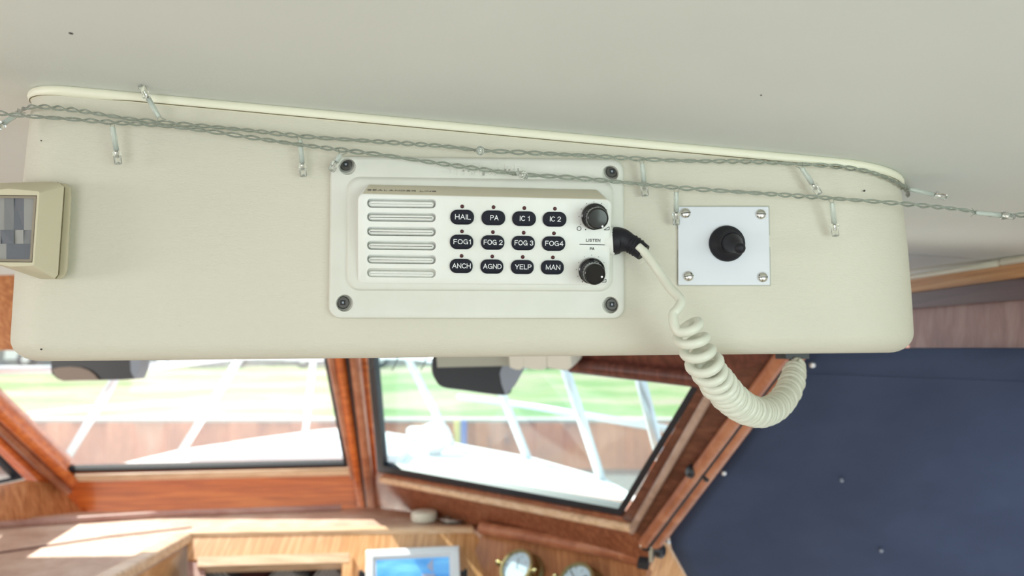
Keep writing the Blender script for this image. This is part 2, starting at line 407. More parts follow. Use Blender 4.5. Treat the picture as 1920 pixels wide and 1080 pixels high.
# sill beads, their sun highlight put into the pale colour
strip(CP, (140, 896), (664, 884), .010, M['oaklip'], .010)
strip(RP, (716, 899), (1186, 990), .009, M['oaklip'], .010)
strip(RP, (1184, 995), (1345, 716), .007, wood('tan_highlight_bead', (.46, .31, .24), (.54, .38, .31), (6, 6, 6), 4), .012)  # light tan stands for the highlight along the stile bead
strip(RP, (1072, 684), (1330, 712), .013, M['teak_shade_head'], .012)
# starboard corner beads beside the navy canvas
strip(RP, (1208, 1018), (1472, 662), .0105, M['bead'], .02)
strip(RP, (1219, 1020), (1489, 660), .006, M['seal'], .02)
strip(RP, (1230, 1022), (1503, 658), .0095, M['bead'], .016)

# --- upper side band at the deckhead, starboard
WPn = Plane(atY(1710, 600, 1.13), atY(1920, 600, .90), atY(1710, 500, 1.13)+V((0, 0, .0)))
def lerpx(x, a, b): return a+(b-a)*(x-1710)/210
def band(x0, x1, ya, yb, th, m, h=0):
    px = [(x0, lerpx(x0, *ya)), (x1, lerpx(x1, *ya)), (x1, lerpx(x1, *yb)), (x0, lerpx(x0, *yb))]
    n_tr[0] += 1; bm = pslab(WPn, px, th, h); bevel(bm, .001, 1); return struct(obj('trim_%d' % n_tr[0], bm, m))
band(1560, 2300, (523, 491), (548, 519), .03, M['ply'], .012)
band(1560, 2300, (546, 518), (578, 561), .03, M['mahogd'], .008)
band(1480, 2300, (576, 560), (657, 651), .03, M['pink'], 0)
n_tr[0] += 1
bm = BM(); tube(bm, [WPn.hit(x, lerpx(x, 519, 486), .012) for x in (1560, 1710, 1800, 1873)], .0042, 10); struct(obj('trim_%d' % n_tr[0], bm, M['piping'], smooth=True))
n_tr[0] += 1
bm = BM(); tube(bm, [WPn.hit(x, lerpx(x, 519, 486)-1, .012) for x in (1880, 1960, 2100, 2300)], .0046, 10); struct(obj('trim_%d' % n_tr[0], bm, M['piping'], smooth=True))

# --- navy canvas panel over the side window with snap studs
cv = thing('canvas_blind', 'dark navy canvas blind covering the starboard side window', 'blind', SP.hit(1500, 900))
bm = BM(); NX, NY = 30, 24; rows = []
for j in range(NY+1):
    t = j/NY; row = []
    # left edge follows the corner post then the lower wood edge
    yl = 655+(t*560); 
    if yl < 1012: xl = 1512+(yl-662)*(1250-1512)/(1012-662)
    else: xl = 1250+(yl-1012)*.55
    for i in range(NX+1):
        s = i/NX; x = xl+(2250-xl)*s; y = yl
        hh = .004+.0035*math.sin(s*17+t*3)+.002*math.sin(t*13+s*5)
        row.append(SP.hit(x, y, hh))
    rows.append(row)
loft(bm, rows, False, False, closed=False)
r = bmesh.ops.extrude_face_region(bm, geom=bm.faces[:])
for e in r['geom']:
    if isinstance(e, bmesh.types.BMVert): e.co -= SP.n*.0025
obj('canvas', bm, M['navy'], cv, smooth=True)
bm = BM(); tube(bm, [SP.hit(1500+60*k, 700+2.2*k, .0085+.0035*math.sin((60*k+20)/740*17+.25)) for k in range(13)], .0004, 6)
obj('hem_stitching', bm, M['navy'], cv, smooth=True)
for (x, y, r) in ((1523, 682, .0042), (1357, 885, .0042), (1253, 1014, .0042), (1578, 898, .0026), (1652, 1030, .0030)):
    p = SP.hit(x, y, .006); bm = BM(); lathe(bm, p, SP.n, [(r, 0), (r*1.05, .002), (r*.8, .0045), (r*.3, .0055)], 16)
    obj('snap_stud', bm, M['stud'] if r > .004 else M['housing'], cv, smooth=True)
# wood corner below the blind
n_tr[0] += 1
bm = pslab(SP, [(1214, 1020), (1246, 1014), (1300, 1110), (1400, 1300), (1200, 1300)], .03, 0); bevel(bm, .003, 1); struct(obj('trim_%d' % n_tr[0], bm, M['oak']))

# ================================================================ dashboard
def zp(px, py, z=None): return atZ(px, py, ZD if z is None else z)
lipA = zp(356, 1003); lipB = zp(884, 993); gA = zp(905, 1000); gB = zp(1215, 1062)
bk = [zp(1216, 1030), zp(905, 975), zp(700, 952), zp(150, 960), zp(-300, 1008)]
top = [V((lipA.x, .85, ZD)), lipA, lipB, gA, gB]+bk+[V((-2.09, 1.5, ZD)), V((-2.09, .85, ZD))]
bm = BM(); slab(bm, top, V((0, 0, 1)), .022); bevel(bm, .004, 2)
dash = thing('dashboard', 'teak dashboard with mottled top below the windscreen', 'dashboard', V((-.7, 1.5, -.40)))
obj('dash_top', bm, M['dash'], dash, auto=35)
up = V((0, 0, 1))
# rounded lip along the front edge and down the port wing
bm = BM()
for a, b in ((lipA, lipB), (V((lipA.x, .85, ZD)), lipA)):
    d = (b-a).normalized(); s = d.cross(up)
    A = a+s*.000; B = b+s*.000+d*.004
    loft(bm, [rquad([q+s*.012-up*.012, q-s*.030-up*.022, q-s*.030+up*.006, q+s*.004+up*.006], .004, 4) for q in (A, B)])
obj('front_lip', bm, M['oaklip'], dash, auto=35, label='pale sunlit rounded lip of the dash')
# thin brown rail along the back of the dash top
bm = BM(); tube(bm, [zp(-150, 1000)+up*.006, zp(300, 970)+up*.006, zp(640, 957)+up*.006], .009, 10); obj('rear_rail', bm, M['pink'], dash, auto=40)
bm = BM(); tube(bm, [zp(-150, 1060)+up*.001, zp(200, 1008)+up*.001, zp(360, 990)+up*.001], .0022, 6); obj('seam', bm, M['mahogd'], dash)
# cupboard face
dl = (lipB-lipA).normalized(); nf = dl.cross(up); nf = nf if nf.y < 0 else -nf
o0 = lipA+nf*.004
def face(u0, u1, z0, z1, th, off=0):
    a = o0+dl*u0+nf*off; b = o0+dl*u1+nf*off
    bm = BM(); slab(bm, [V((a.x, a.y, z0)), V((b.x, b.y, z0)), V((b.x, b.y, z1)), V((a.x, a.y, z1))], nf, th); return bm
CPf = Plane(o0, o0+dl, o0-up+nf*1.6)
def cpx(px, py, h=0): return CPf.hit(px, py, h)
def fslab(px, th, h, bv=.002):
    bm = BM(); slab(bm, [cpx(x, y, h) for x, y in px], CPf.n, th); bevel(bm, bv, 2); return bm
cab = thing('cupboard', 'teak cupboard with an open cubby under the dash lip', 'cupboard', V((lipA.x+.3, lipA.y, -.40)))
obj('face_board', fslab([(352, 1004), (905, 1000), (905, 1200), (640, 1200), (640, 1046), (352, 1050)], .012, 0), M['oak'], cab, auto=35)
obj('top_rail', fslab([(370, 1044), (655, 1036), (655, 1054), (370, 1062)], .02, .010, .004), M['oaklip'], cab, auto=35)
obj('side_stile', fslab([(642, 1040), (660, 1038), (664, 1200), (642, 1200)], .02, .009, .004), M['oak'], cab, auto=35)
obj('side_stile', fslab([(352, 1052), (384, 1058), (384, 1200), (352, 1200)], .02, .004, .003), M['pink'], cab, auto=35)
bm = BM()
A = [cpx(384, 1200, -.013), cpx(642, 1200, -.013), cpx(642, 1046, -.013), cpx(384, 1056, -.013)]
loft(bm, [A, [p-CPf.n*.20 for p in A]], False, True); obj('cubby_lining', bm, M['mahogd'], cab)
# vertical cheek under the port wing
bm = BM(); box(bm, (lipA.x-.02, .86, -.40), (lipA.x, lipA.y+.01, ZD-.022)); bevel(bm, .002, 1); obj('port_cheek', bm, M['oak'], dash)
bm = BM(); box(bm, (lipA.x-.02, lipA.y-.11, ZD-.16), (lipA.x+.06, lipA.y-.10, ZD-.062)); 
# striped bundles in the cubby
ms = mat('striped_cloth', (.3, .28, .28), .9); nn, ll, bb = nodes(ms)
tc = nn.new('ShaderNodeTexCoord'); wv = nn.new('ShaderNodeTexWave'); wv.inputs['Scale'].default_value = 45; wv.bands_direction = 'X'; wv.inputs['Distortion'].default_value = .6
ll.new(tc.outputs['Object'], wv.inputs[0]); ramp(ms, wv.outputs[0], [(.25, (.10, .085, .09)), (.75, (.42, .39, .37))])
lab = ['striped grey cloth bundle at the port end of the open cubby', 'striped grey cloth bundle in the middle of the open cubby', 'striped grey cloth bundle next to the cubby stile by the blue screen']
for i, (x, ang) in enumerate(((432, -48), (530, 42), (612, 38))):
    c = cpx(x, 1098, -.08); bm = BM()
    Lp = rquad([V((-.036, -.05, 0)), V((.036, -.05, 0)), V((.036, .05, 0)), V((-.036, .05, 0))], .012, 4)
    loft(bm, [[V((p.x*k, p.y*k, z)) for p in Lp] for z, k in ((-.06, .8), (-.055, 1), (.055, 1), (.06, .8))])
    o = obj('cloth_bundle', bm, ms, loc=V((0, 0, 0)), auto=40); o.location = c; o.rotation_euler = (0, math.radians(ang), 0)
    tag(o, lab[i], 'cloth', 'striped cloth bundles in the cubby')
# gauge panel, canted, with rounded top rail
gn = (gB-gA).cross(up).normalized(); gn = gn if gn.y < 0 else -gn
GP = Plane(gA, gB, gA-up+gn*.8)
gp = thing('gauge_panel', 'teak gauge panel right of the blue screen with a rounded top rail', 'panel', V((gA.x, gA.y, -.40)))
bm = BM(); d = (gB-gA).normalized(); dn = (gn*.8-up)*.35; slab(bm, [gA, gB, gB+dn, gA+dn], GP.n, .02); obj('panel_board', bm, M['panelw'], gp)
bm = BM(); P = [gA-d*.004+up*.010+GP.n*.004, gB+up*.014+GP.n*.004]
tube(bm, [P[0], P[0]+d*.004, P[0].lerp(P[1], .5), P[1]], [.008, .014, .014, .014], 16); obj('top_rail', bm, M['bead'], gp, auto=40)
# porthole clock and barometer in brass cases
def gauge(px, py, rad, label, hands):
    c = GP.hit(px, py, 0); n = GP.n; t = thing('brass_gauge', label, 'gauge', c)
    bm = BM(); lathe(bm, c, n, [(rad*1.12, 0), (rad*1.12, .006), (rad*.98, .010), (rad*.95, .030), (rad*1.0, .034), (rad*.93, .040), (rad*.80, .040), (rad*.78, .034)], 40)
    obj('case', bm, M['brass'], t, auto=35)
    bm = BM(); lathe(bm, c, n, [(rad*.80, .034), (rad*.80, .0352)], 40); obj('dial', bm, M['dial'], t)
    ex = d; ey = up
    bm = BM()
    for k in range(12):
        a = k*math.pi/6; q = c+n*.0356+ex*math.sin(a)*rad*.66+ey*math.cos(a)*rad*.66
        u = ex*math.sin(a)+ey*math.cos(a); v = n.cross(u); obox(bm, q, u*rad*.07, v*rad*.02, n*.0002)
    obj('hour_marks', bm, M['ink'], t)
    for a, L in hands:
        u = ex*math.sin(a)+ey*math.cos(a); v = n.cross(u); bm = BM(); obox(bm, c+n*.0366+u*L*rad*.5, u*L*rad*.5, v*rad*.03, n*.0003); obj('hand', bm, M['ink'], t)
    for s in (-1, 1):
        bm = BM(); q = c+n*.036+d*s*rad*1.0; lathe(bm, q-d*s*.002, d*s, [(.003, 0), (.003, .006), (.006, .007), (.006, .012)], 12); obj('side_knob', bm, M['brass'], t, auto=35)
    # glass pane of the gauge
gauge(985, 1079, .040, 'brass cased gauge with a pale blue dial, nearer the blue screen', ((.3, .5), (2.2, .7)))
gauge(1096, 1107, .040, 'brass cased gauge with a pale blue dial, nearer the navy blind', ((-.6, .55), (1.0, .7)))
# white framed blue display
sc_ = thing('display_screen', 'white framed screen with a blue sea picture in front of the cupboard', 'screen', cpx(775, 1150, .05))
sh = .045
def dq(q, h): return [cpx(x, y, h) for x, y in q]
SQ = [(686, 1031), (861, 1023), (866, 1170), (684, 1178)]
bm = BM(); A = rquad(dq(SQ, sh), .004); B = rquad(dq(inset(None, SQ, 2), sh+.003), .004); C = rquad(dq(inset(None, SQ, 13), sh+.003), .002); D_ = rquad(dq(inset(None, SQ, 15), sh-.001), .002)
loft(bm, [rquad(dq(SQ, .002), .004), A, B, C, D_], True, True); obj('frame', bm, mat('screen_frame', (.82, .83, .87), .35), sc_, auto=35)
ms = mat('screen_sea', (.06, .28, .62), .25, emit=(.10, .42, .85), es=.45); t_ = noise(ms, 12, (1, 1, 5), 6)
r_ = ramp(ms, t_.outputs[0], [(.35, (.04, .22, .60)), (.65, (.15, .46, .85))]); nodes(ms)[1].new(r_.outputs[0], nodes(ms)[2].inputs['Emission Color'])
bm = BM(); slab(bm, dq(inset(None, SQ, 20), sh), CPf.n, .0006); obj('picture', bm, ms, sc_)
bm = BM()
for q in ([(800, 1062), (812, 1046), (812, 1074)], [(790, 1076), (818, 1076), (812, 1082), (794, 1082)]):
    slab(bm, dq(q, sh+.0012), CPf.n, .0006)
obj('sailing_boat_image', bm, mat('sail_pink', (.45, .50, .72), .5), sc_)
bm = BM(); slab(bm, dq(inset(None, SQ, 14), sh+.0008), CPf.n, .0002)
bm.free()
for x, y in ((681, 1078), (869, 1076)):
    bm = BM(); p = cpx(x, y, .02); lathe(bm, p, dl if x > 800 else -dl, [(.006, -.008), (.006, 0), (.010, .001), (.010, .008)], 14); obj('bracket_knob', bm, M['black'], sc_, auto=35)
# small things standing on the dash
p = zp(795, 978); bm = BM(); lathe(bm, p, up, [(.026, .001), (.030, .004), (.031, .018), (.029, .024), (.020, .026)], 28)
tag(obj('lidded_tub', bm, mat('tub_white', (.78, .76, .66), .5), auto=35), 'small round off-white tub standing on the dash corner', 'tub')
p = zp(848, 983); t = thing('glass_dish', 'low clear glass dish with chrome rim right of the white tub', 'dish', p)
bm = BM(); lathe(bm, p, up, [(.014, .001), (.024, .004), (.030, .014), (.028, .014), (.021, .006), (.012, .004)], 28); obj('bowl', bm, M['bulb'], t, smooth=True)
bm = BM(); tube(bm, [p+up*.014+V((math.cos(a)*.029, math.sin(a)*.029, 0)) for a in [k*math.pi/12 for k in range(25)]], .0014, 6); obj('rim', bm, M['chrome'], t, smooth=True)

# window latch at the starboard corner and clamp knob on the post
p = RP.hit(1222, 1030, .02); t = thing('window_latch', 'chrome and black window latch at the corner under the navy blind', 'latch', p)
ax = (SP.n+RP.n).normalized(); sd = ax.cross(up).normalized()
bm = BM(); lathe(bm, p-sd*.014, -sd, [(.010, -.006), (.013, -.004), (.013, .006), (.008, .010)], 18); obj('knob', bm, M['black'], t, auto=35)
bm = BM(); obox(bm, p+up*.002-sd*.001, sd*.0035, ax*.010, up*.016); bevel(bm, .002, 2); obj('bracket', bm, M['chrome'], t, auto=35)
bm = BM(); lathe(bm, p+sd*.004+up*.004, sd, [(.009, -.004), (.009, .010), (.006, .013)], 18); obj('pin', bm, M['black'], t, auto=35)
bm = BM(); lathe(bm, p+sd*.017+up*.004, sd, [(.007, 0), (.007, .003)], 18); obj('end_cap', bm, M['chrome'], t, auto=35)
bm = BM(); obox(bm, p+sd*.016-up*.026, sd*.010, ax*.006, up*.006); bevel(bm, .002, 2); obj('stop', bm, M['black'], t, auto=35)
p = RP.hit(1308, 884, .02); t = thing('clamp_knob', 'dark turn knob halfway up the starboard corner post', 'knob', p)
bm = BM(); lathe(bm, p-V((.008, 0, 0)), V((1, -.2, -.3)), [(.005, -.010), (.011, -.006), (.011, .002), (.006, .005), (.006, .018), (.009, .020), (.009, .026)], 18); obj('knob', bm, M['black'], t, auto=35)

# wiper motor covers hanging at the windscreen head
def cover(name, label, prof, Y0, Y1, capx, mcap, parts):
    c = atY(prof[0][0], prof[0][1], Y0); t = thing(name, label, 'cover', c, 'wiper motor covers')
    bm = BM()
    sm = spline([V((x, y, 0)) for x, y in prof], 4)
    f0 = [atY(q.x, q.y, Y0) for q in sm]; ff = [V((q.x, Y1, q.z)) for q in f0]
    c0 = sum(f0, V((0, 0, 0)))/len(f0)
    fi = [c0+(q-c0)*.97 for q in f0]
    for q in fi: q.y -= .004
    loft(bm, [fi, f0, ff]); obj('body', bm, M['black'], t, auto=40)
    for nm, poly, m, h in parts:
        bm = BM(); P = [atY(x, y, Y0-h) for x, y in poly]; loft(bm, [P, [V((q.x, Y0+.03, q.z)) for q in P]]); obj(nm, bm, m, t, auto=30)
    bm = BM(); q_ = c+V((prof[-1][0]-prof[0][0], 0, 0))*.5/F*Y0
    q_.z += .012; box(bm, (q_.x-.02, Y0-.002, q_.z-.012), (q_.x+.02, Y0+.24, q_.z+.012)); obj('mounting_arm', bm, M['black'], t)
    return t
cover('wiper_motor_cover', 'black wiper motor cover with a taupe panel, under the port end of the console',
      [(98, 640), (96, 690), (101, 704), (116, 713), (150, 713.5), (250, 711), (253, 700), (253, 640)], 1.50, 1.525, 0, 0,
      [('taupe_panel', [(98, 692), (110, 689), (130, 687.5), (150, 689), (165, 694), (176, 702), (184, 712), (118, 714.5), (103, 706)], M['taupe'], .010),
       ('end_cap', [(243, 640), (252, 640), (268, 640), (262, 690), (254, 710), (249, 705), (245, 695)], M['housing'], .008)])
cover('wiper_motor_cover', 'black wiper motor cover hanging near the middle of the starboard pane',
      [(812, 650), (809, 692), (816, 712), (830, 726), (870, 732), (946, 741), (962, 725), (975, 700), (975, 650)], 1.30, 1.40, 0, 0,
      [('end_cap', [(940, 690), (975, 650), (985, 688), (966, 722), (948, 742), (940, 720), (937, 700)], M['housing'], .008),
       ('mounting_bracket', [(816, 640), (962, 640), (958, 686), (820, 689)], M['bracket'], .012),])
# bunched pale curtain at the head of the starboard pane
t = thing('bunched_curtain', 'bunched white curtain tied up at the top of the starboard window', 'curtain', RP.hit(1010, 680, .02))
for i, (x0, x1) in enumerate(((958, 988), (984, 1032), (1028, 1078))):
    bm = BM(); P = [(x0, 640), (x1, 640), (x1+2, 682), (x1-6, 689), ((x0+x1)/2, 688), (x0+3, 684)]
    A = [RP.hit(x, y, .035) for x, y in P]; c = sum(A, V((0, 0, 0)))/6; B = [c+(q-c)*.9+RP.n*.010 for q in A]
    loft(bm, [[q-RP.n*.018 for q in A], A, B]); bevel(bm, .003, 2); obj('fold', bm, M['cloth'], t, auto=50)
for i, x in enumerate((701, 744, 798)):
    bm = BM(); tube(bm, [RP.hit(x+a, y, .02) for a, y in ((3, 640), (1, 672), (-3, 684), (-9, 694))], .0011, 6)
    tag(obj('curtain_hook', bm, M['seal'], smooth=True), 'thin dark curtain hook over the starboard pane, %s' % ('nearest the centre mullion', 'middle one of three', 'nearest the wiper motor cover')[i], 'hook', 'curtain hooks')

# ================================================================ overhead console
XL = fp(45, 300).x; 
def face_y(x): return .5+YAW*x
RC = [.03, .046, .075, .03]
pl_ = []   # plan outline, front first
x0 = (38-960)/F*.526; x1 = (1716-960)/F*.567
fl = V((x0, face_y(x0), 0)); fr = V((x1, face_y(x1), 0)); bl = V((x0, face_y(x0)+.22, 0)); br = V((x1, face_y(x1)+.22, 0))
PLN = []
for p in rquad([bl, fl, fr, br], RC, 14): PLN.append(p)
dense = []
for i, p in enumerate(PLN):
    q = PLN[(i+1) % len(PLN)]; k = max(1, int((q-p).length/.02))
    for j in range(k): dense.append(p.lerp(q, j/k))
PLN = dense; cpl = (fl+fr+bl+br)/4
def bot(x): return EYE-.0046+(x-x0)/(x1-x0)*.0062
def shrink(p, d):
    ex = (fr-fl).normalized(); ey = V((-ex.y, ex.x, 0)); a = (p-cpl).dot(ex); b = (p-cpl).dot(ey); hx = (fr-fl).length/2; hy = .11
    return cpl+ex*(a*(hx-d)/hx)+ey*(b*(hy-d)/hy)
con = thing('overhead_console', 'cream vinyl padded console hanging from the headliner', 'console', V((cpl.x, cpl.y, ceilz(cpl.x, cpl.y))))
bm = BM(); loops = []
R = .015
for k in range(0, 9):
    a = math.pi/2*k/8; d = R*(1-math.sin(a)); z = R*(1-math.cos(a))
    loops.append([V((shrink(p, d).x, shrink(p, d).y, bot(p.x)+z)) for p in PLN])
flare = [(.25, .0012), (.5, .0015), (.75, .0007), (.93, 0), (1.0, -.0)]
for t_, o_ in flare:
    L = []
    for p in PLN:
        zt = ceilz(p.x, p.y)+.004; zb = bot(p.x)+R; s = shrink(p, -o_*.6)+V((-(p.x-cpl.x)*.016*t_, 0, 0)); L.append(V((s.x, s.y, zb+(zt-zb)*t_)))
    loops.append(L)
loft(bm, loops, True, True); obj('padded_body', bm, M['vinyl'], con, auto=60)
# piping cord at the joint with the headliner
bm = BM(); pp = []
for p in PLN+PLN[:1]:
    s = shrink(p, .0005)+V((-(p.x-cpl.x)*.016, 0, 0)); pp.append(V((s.x, s.y, ceilz(s.x, s.y)-.0034)))
pp = [pp[i] for i in range(len(pp))]
tube(bm, pp, .0037, 14, False); obj('piping', bm, M['piping'], con, smooth=True)
for dy, dz, r_ in ((.0016, .0036, .0005), (.0030, -.0030, .00035)):  # dark lines stand for the shade in the gaps along the piping
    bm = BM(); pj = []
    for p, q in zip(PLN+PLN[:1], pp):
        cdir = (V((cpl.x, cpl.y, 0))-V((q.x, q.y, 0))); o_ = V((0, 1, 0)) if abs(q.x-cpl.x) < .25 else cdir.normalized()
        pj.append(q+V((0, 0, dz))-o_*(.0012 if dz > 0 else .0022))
    tube(bm, pj, r_, 6, False); obj('piping_gap_shade', bm, M['seam'], con, smooth=True)
for px, py, r in ((136, 432, .0006), (78, 264, .0004), (411, 306, .0004), (1620, 358, .0007), (78, 655, .0006)):
    bm = BM(); lathe(bm, fp(px, py, -.0004), FACE.n, [(r, 0), (r*.9, .0009)], 6); obj('speck', bm, M['ink'], con)

# ================================================================ loudhailer
def q4(px, h):
    return [fp(x, y, hh) for (x, y), hh in zip(px, h if isinstance(h, (list, tuple)) else [h]*4)]
lh = thing('loudhailer', 'white loudhailer and fog horn control set into the middle of the console', 'loudhailer', fp(895, 597, 0))
BO = [(620, 293), (1169, 299), (1171, 598), (616, 597)]
LI = [(650, 331), (1151, 338), (1149, 547), (648, 545)]
rad = .008
bm = BM()
lo = [rquad(q4(BO, -.001), rad, 8), rquad(q4(BO, .0045), rad, 8), rquad(q4(inset(None, BO, 1.5), .0062), rad*.95, 8), rquad(q4(inset(None, BO, 5), .0070), rad*.9, 8),
      rquad(q4(LI, .0070), .009, 8), rquad(q4(inset(None, LI, 3), .0092), .0085, 8), rquad(q4(inset(None, LI, 7), .0100), .008, 8)]
loft(bm, lo); bez = obj('bezel', bm, M['bezel'], lh, auto=32)
SCR = [(649, 309, 651, 312), (1147, 322, 1143.5, 324.5), (643.5, 567.5, 645.5, 568), (1147, 571, 1143.5, 571.5)]
cut = BM()
for hx, hy, sx, sy in SCR: lathe(cut, fp(hx, hy, .012), FACE.n, [(.0058, 0), (.0054, -.0095)], 32)
boolean(bez, cut)
for hx, hy, sx, sy in SCR:
    c = fp(hx, hy, .0026); n = FACE.n
    bm = BM(); lathe(bm, c, n, [(.0054, -.0004), (.0054, .0001)], 28); w_ = obj('screw_well', bm, M['screwhole'], lh)
    bm = BM(); lathe(bm, c, n, [(.0042, 0), (.0042, .0008), (.0036, .0012), (.0012, .0012), (.0012, .0003)], 28); s_ = obj('screw', bm, M['screw'], lh, auto=30)
    bm = BM(); ux = V((1, YAW, 0)).normalized(); uz = up; an = random.choice([0, .1, .75]) if hx > 900 else random.uniform(-.1, .1)
    a_ = ux*math.cos(an)+uz*math.sin(an); b_ = -ux*math.sin(an)+uz*math.cos(an)
    A = [c+n*.0014+a_*i*.0016+b_*j*.0016 for i, j in ((-1, -1), (1, -1), (1, 1), (-1, 1))]; B = [c+n*.0014+a_*i*.0009+b_*j*.0009 for i, j in ((-1, -1), (1, -1), (1, 1), (-1, 1))]
    loft(bm, [[q-n*.0003 for q in A], A, B, [q-n*.0006 for q in B]], False, False); obj('square_socket', bm, M['ink'], s_)
    bm = BM(); obox(bm, c+n*.0011, a_*.0007, b_*.0007, n*.0002); obj('socket_pin', bm, M['housing'], s_)
ex = V((1, YAW, 0)).normalized()
pe = fp(905, 318, .0070); wd = (fp(985, 318, .007)-fp(829, 318, .007)).length
obj('embossed_lettering', textbm('STANDARD', pe, ex, up, wd, .0078, FACE.n, .0004, .26, .17), M['bezel'], lh, label='embossed STANDARD lettering in the bezel colour')
# --- front unit: tilted face, chamfered top
dT, dB = .026, .010
FQ = [(671, 362), (1147, 373), (1142, 535), (671, 532)]
FO = q4(FQ, (dT, dT, dB, dB))
UF = Plane(FO[0], FO[1], (FO[2]+FO[3])/2)
def uf(px, py, h=0): return UF.hit(px, py, h)
UQ = [(683, 346), (1127, 356), (1141, 537), (670, 533)]
def proj(P, h=0): return P
bm = BM()
L0 = rquad(q4(UQ, .0095), .004, 6); L1 = rquad(q4(UQ, (.0125, .0125, .0098, .0098)), .004, 6)
L2 = rquad(FO, .0042, 6)
IN = [UF.hit(x, y, .0012) for x, y in inset(None, FQ, 3.2)]
MID = [UF.hit(x, y, .0008) for x, y in inset(None, FQ, 1.2)]
loft(bm, [L0, L1, L2, rquad(MID, .004, 6), rquad(IN, .0035, 6)])
unit = obj('front_unit', bm, M['plastic'], lh, auto=30)
un = UF.n; uex = (FO[1]-FO[0]).normalized(); uey = un.cross(uex).normalized()
if uey.z < 0: uey = -uey
FH = .0012
# grille slots
SL = []
for i, yc in enumerate((382, 408, 435, 461.5, 487.5, 513)):
    q = [(687, yc-9), (817, yc-7.5), (816, yc+9.5), (687, yc+8)]; SL.append(q)
    A = [uf(x, y, FH+.003) for x, y in q]; B = [p-un*.0078 for p in A]
    cut = BM(); loft(cut, [rquad(A, .0025, 6), rquad(B, .0025, 6)]); boolean(unit, cut)
for i, q in enumerate(SL):
    x0_, x1_, yt, yb = q[0][0], q[1][0], (q[0][1]+q[1][1])/2, (q[2][1]+q[3][1])/2
    bm = BM(); qq = [(690.5, q[0][1]+2.8), (814, q[1][1]+2.8), (814, q[2][1]-2.2), (690.5, q[3][1]-2.2)]
    if i not in (0, 5): qq = [(a, b-(.9 if k > 1 else 0)) for k, (a, b) in enumerate(qq)]
    B = [uf(x, y, FH-.0022) for x, y in qq]; A = [uf(x, y, FH-.0010) for x, y in inset(None, qq, 1.6)]; Tt = [uf(x, y, FH-.0006) for x, y in inset(None, qq, 3.6)]
    loft(bm, [rquad([p-un*.0030 for p in B], .0022, 5), rquad(B, .0022, 5), rquad(A, .0018, 5), rquad(Tt, .0010, 5)])
    obj('grille_bar', bm, M['plastic'], lh, auto=25)
# chamfer lettering
unit.data.materials.append(M['grime'])
_e = (FO[1]-FO[0]).cross(fp(683, 346, .0125)-FO[0]).normalized()
for p_ in unit.data.polygons:
    if abs(p_.normal.dot(_e)) > .96: p_.material_index = 1
cA = L1; ch0 = fp(683, 346, .0125); ch1 = fp(1127, 356, .0125); cn_ = (FO[1]-FO[0]).cross(ch0-FO[0]).normalized()
if cn_.dot(E-ch0) < 0: cn_ = -cn_
CH = Plane(FO[0], FO[1], ch0)
cxx = (FO[1]-FO[0]).normalized(); cyy = CH.n.cross(cxx).normalized(); cyy = cyy if cyy.z > 0 else -cyy
wdt = (CH.hit(818, 357)-CH.hit(689, 355)).length
obj('chamfer_lettering', textbm('SEALANDER LINE', CH.hit(753.5, 357.4, .0001), cxx, cyy, wdt, .0022, CH.n, .00008, .3, .15), mat('worn_print', (.13, .11, .10), .6), lh, label='small worn dark lettering along the top chamfer')
# buttons and indicator lamps
BT = [('HAIL', 866.5, 407, 868, 29), ('PA', 925, 408.4, 927, 15), ('IC1', 982.6, 409.9, 984, 18.5), ('IC2', 1039.8, 411, 1041.3, 20.5),
      ('FOG1', 865.5, 453.5, 866.8, 32.5), ('FOG2', 923.7, 454.6, 924.7, 35), ('FOG3', 981, 455.7, 982.5, 35), ('FOG4', 1038, 456.7, 1039.3, 34),
      ('ANCH', 864.7, 498.7, 865.3, 34.5), ('AGND', 922.3, 499.7, 923.2, 34.5), ('YELP', 979.3, 500.6, 981, 31), ('MAN', 1035.7, 501.3, 1037, 27)]
IND = [(866.7, 387), (925.3, 388.3), (983, 390), (1040.3, 391.2), (866.2, 433.6), (924.2, 435), (981.8, 436.2), (1038.5, 437.3), (865.5, 479.6), (923, 480.6), (980, 481.6), (1036.5, 482.4)]
pxm = (uf(1000, 450)-uf(900, 450)).length/100
for i, (s, bx, by, tx, tw) in enumerate(BT):
    w2, h2 = (22.3-.4*(i//4)), (13.9-.3*(i//4))
    q = [(bx-w2, by-h2), (bx+w2, by-h2+.3), (bx+w2, by+h2+.3), (bx-w2, by+h2)]
    bm = BM()
    def lp(ins, h): return rquad([uf(x, y, FH+h) for x, y in inset(None, q, ins)], (h2-ins)*pxm*.93, 8)
    loft(bm, [lp(0, -.001), lp(0, .0009), lp(.5, .0013), lp(1.5, .0015), lp(5, .0016)])
    b = obj('button', bm, M['button'], lh, auto=40, label='dark oval button marked %s' % s)
    obj('lettering', textbm(s[:-1]+' '+s[-1] if s in ('IC1', 'IC2', 'FOG2', 'FOG3') else s, uf(tx, by-.3, FH+.0016), uex, uey, tw*pxm, 9.3*pxm, un, .00012), M['letter'], b)
for x, y in IND:
    bm = BM(); lathe(bm, uf(x, y, FH-.0005), un, [(3.6*pxm, 0), (3.6*pxm, .0006), (3.2*pxm, .0009), (1.5*pxm, .0011)], 20)
    obj('indicator_lamp', bm, M['led'], lh, smooth=True)
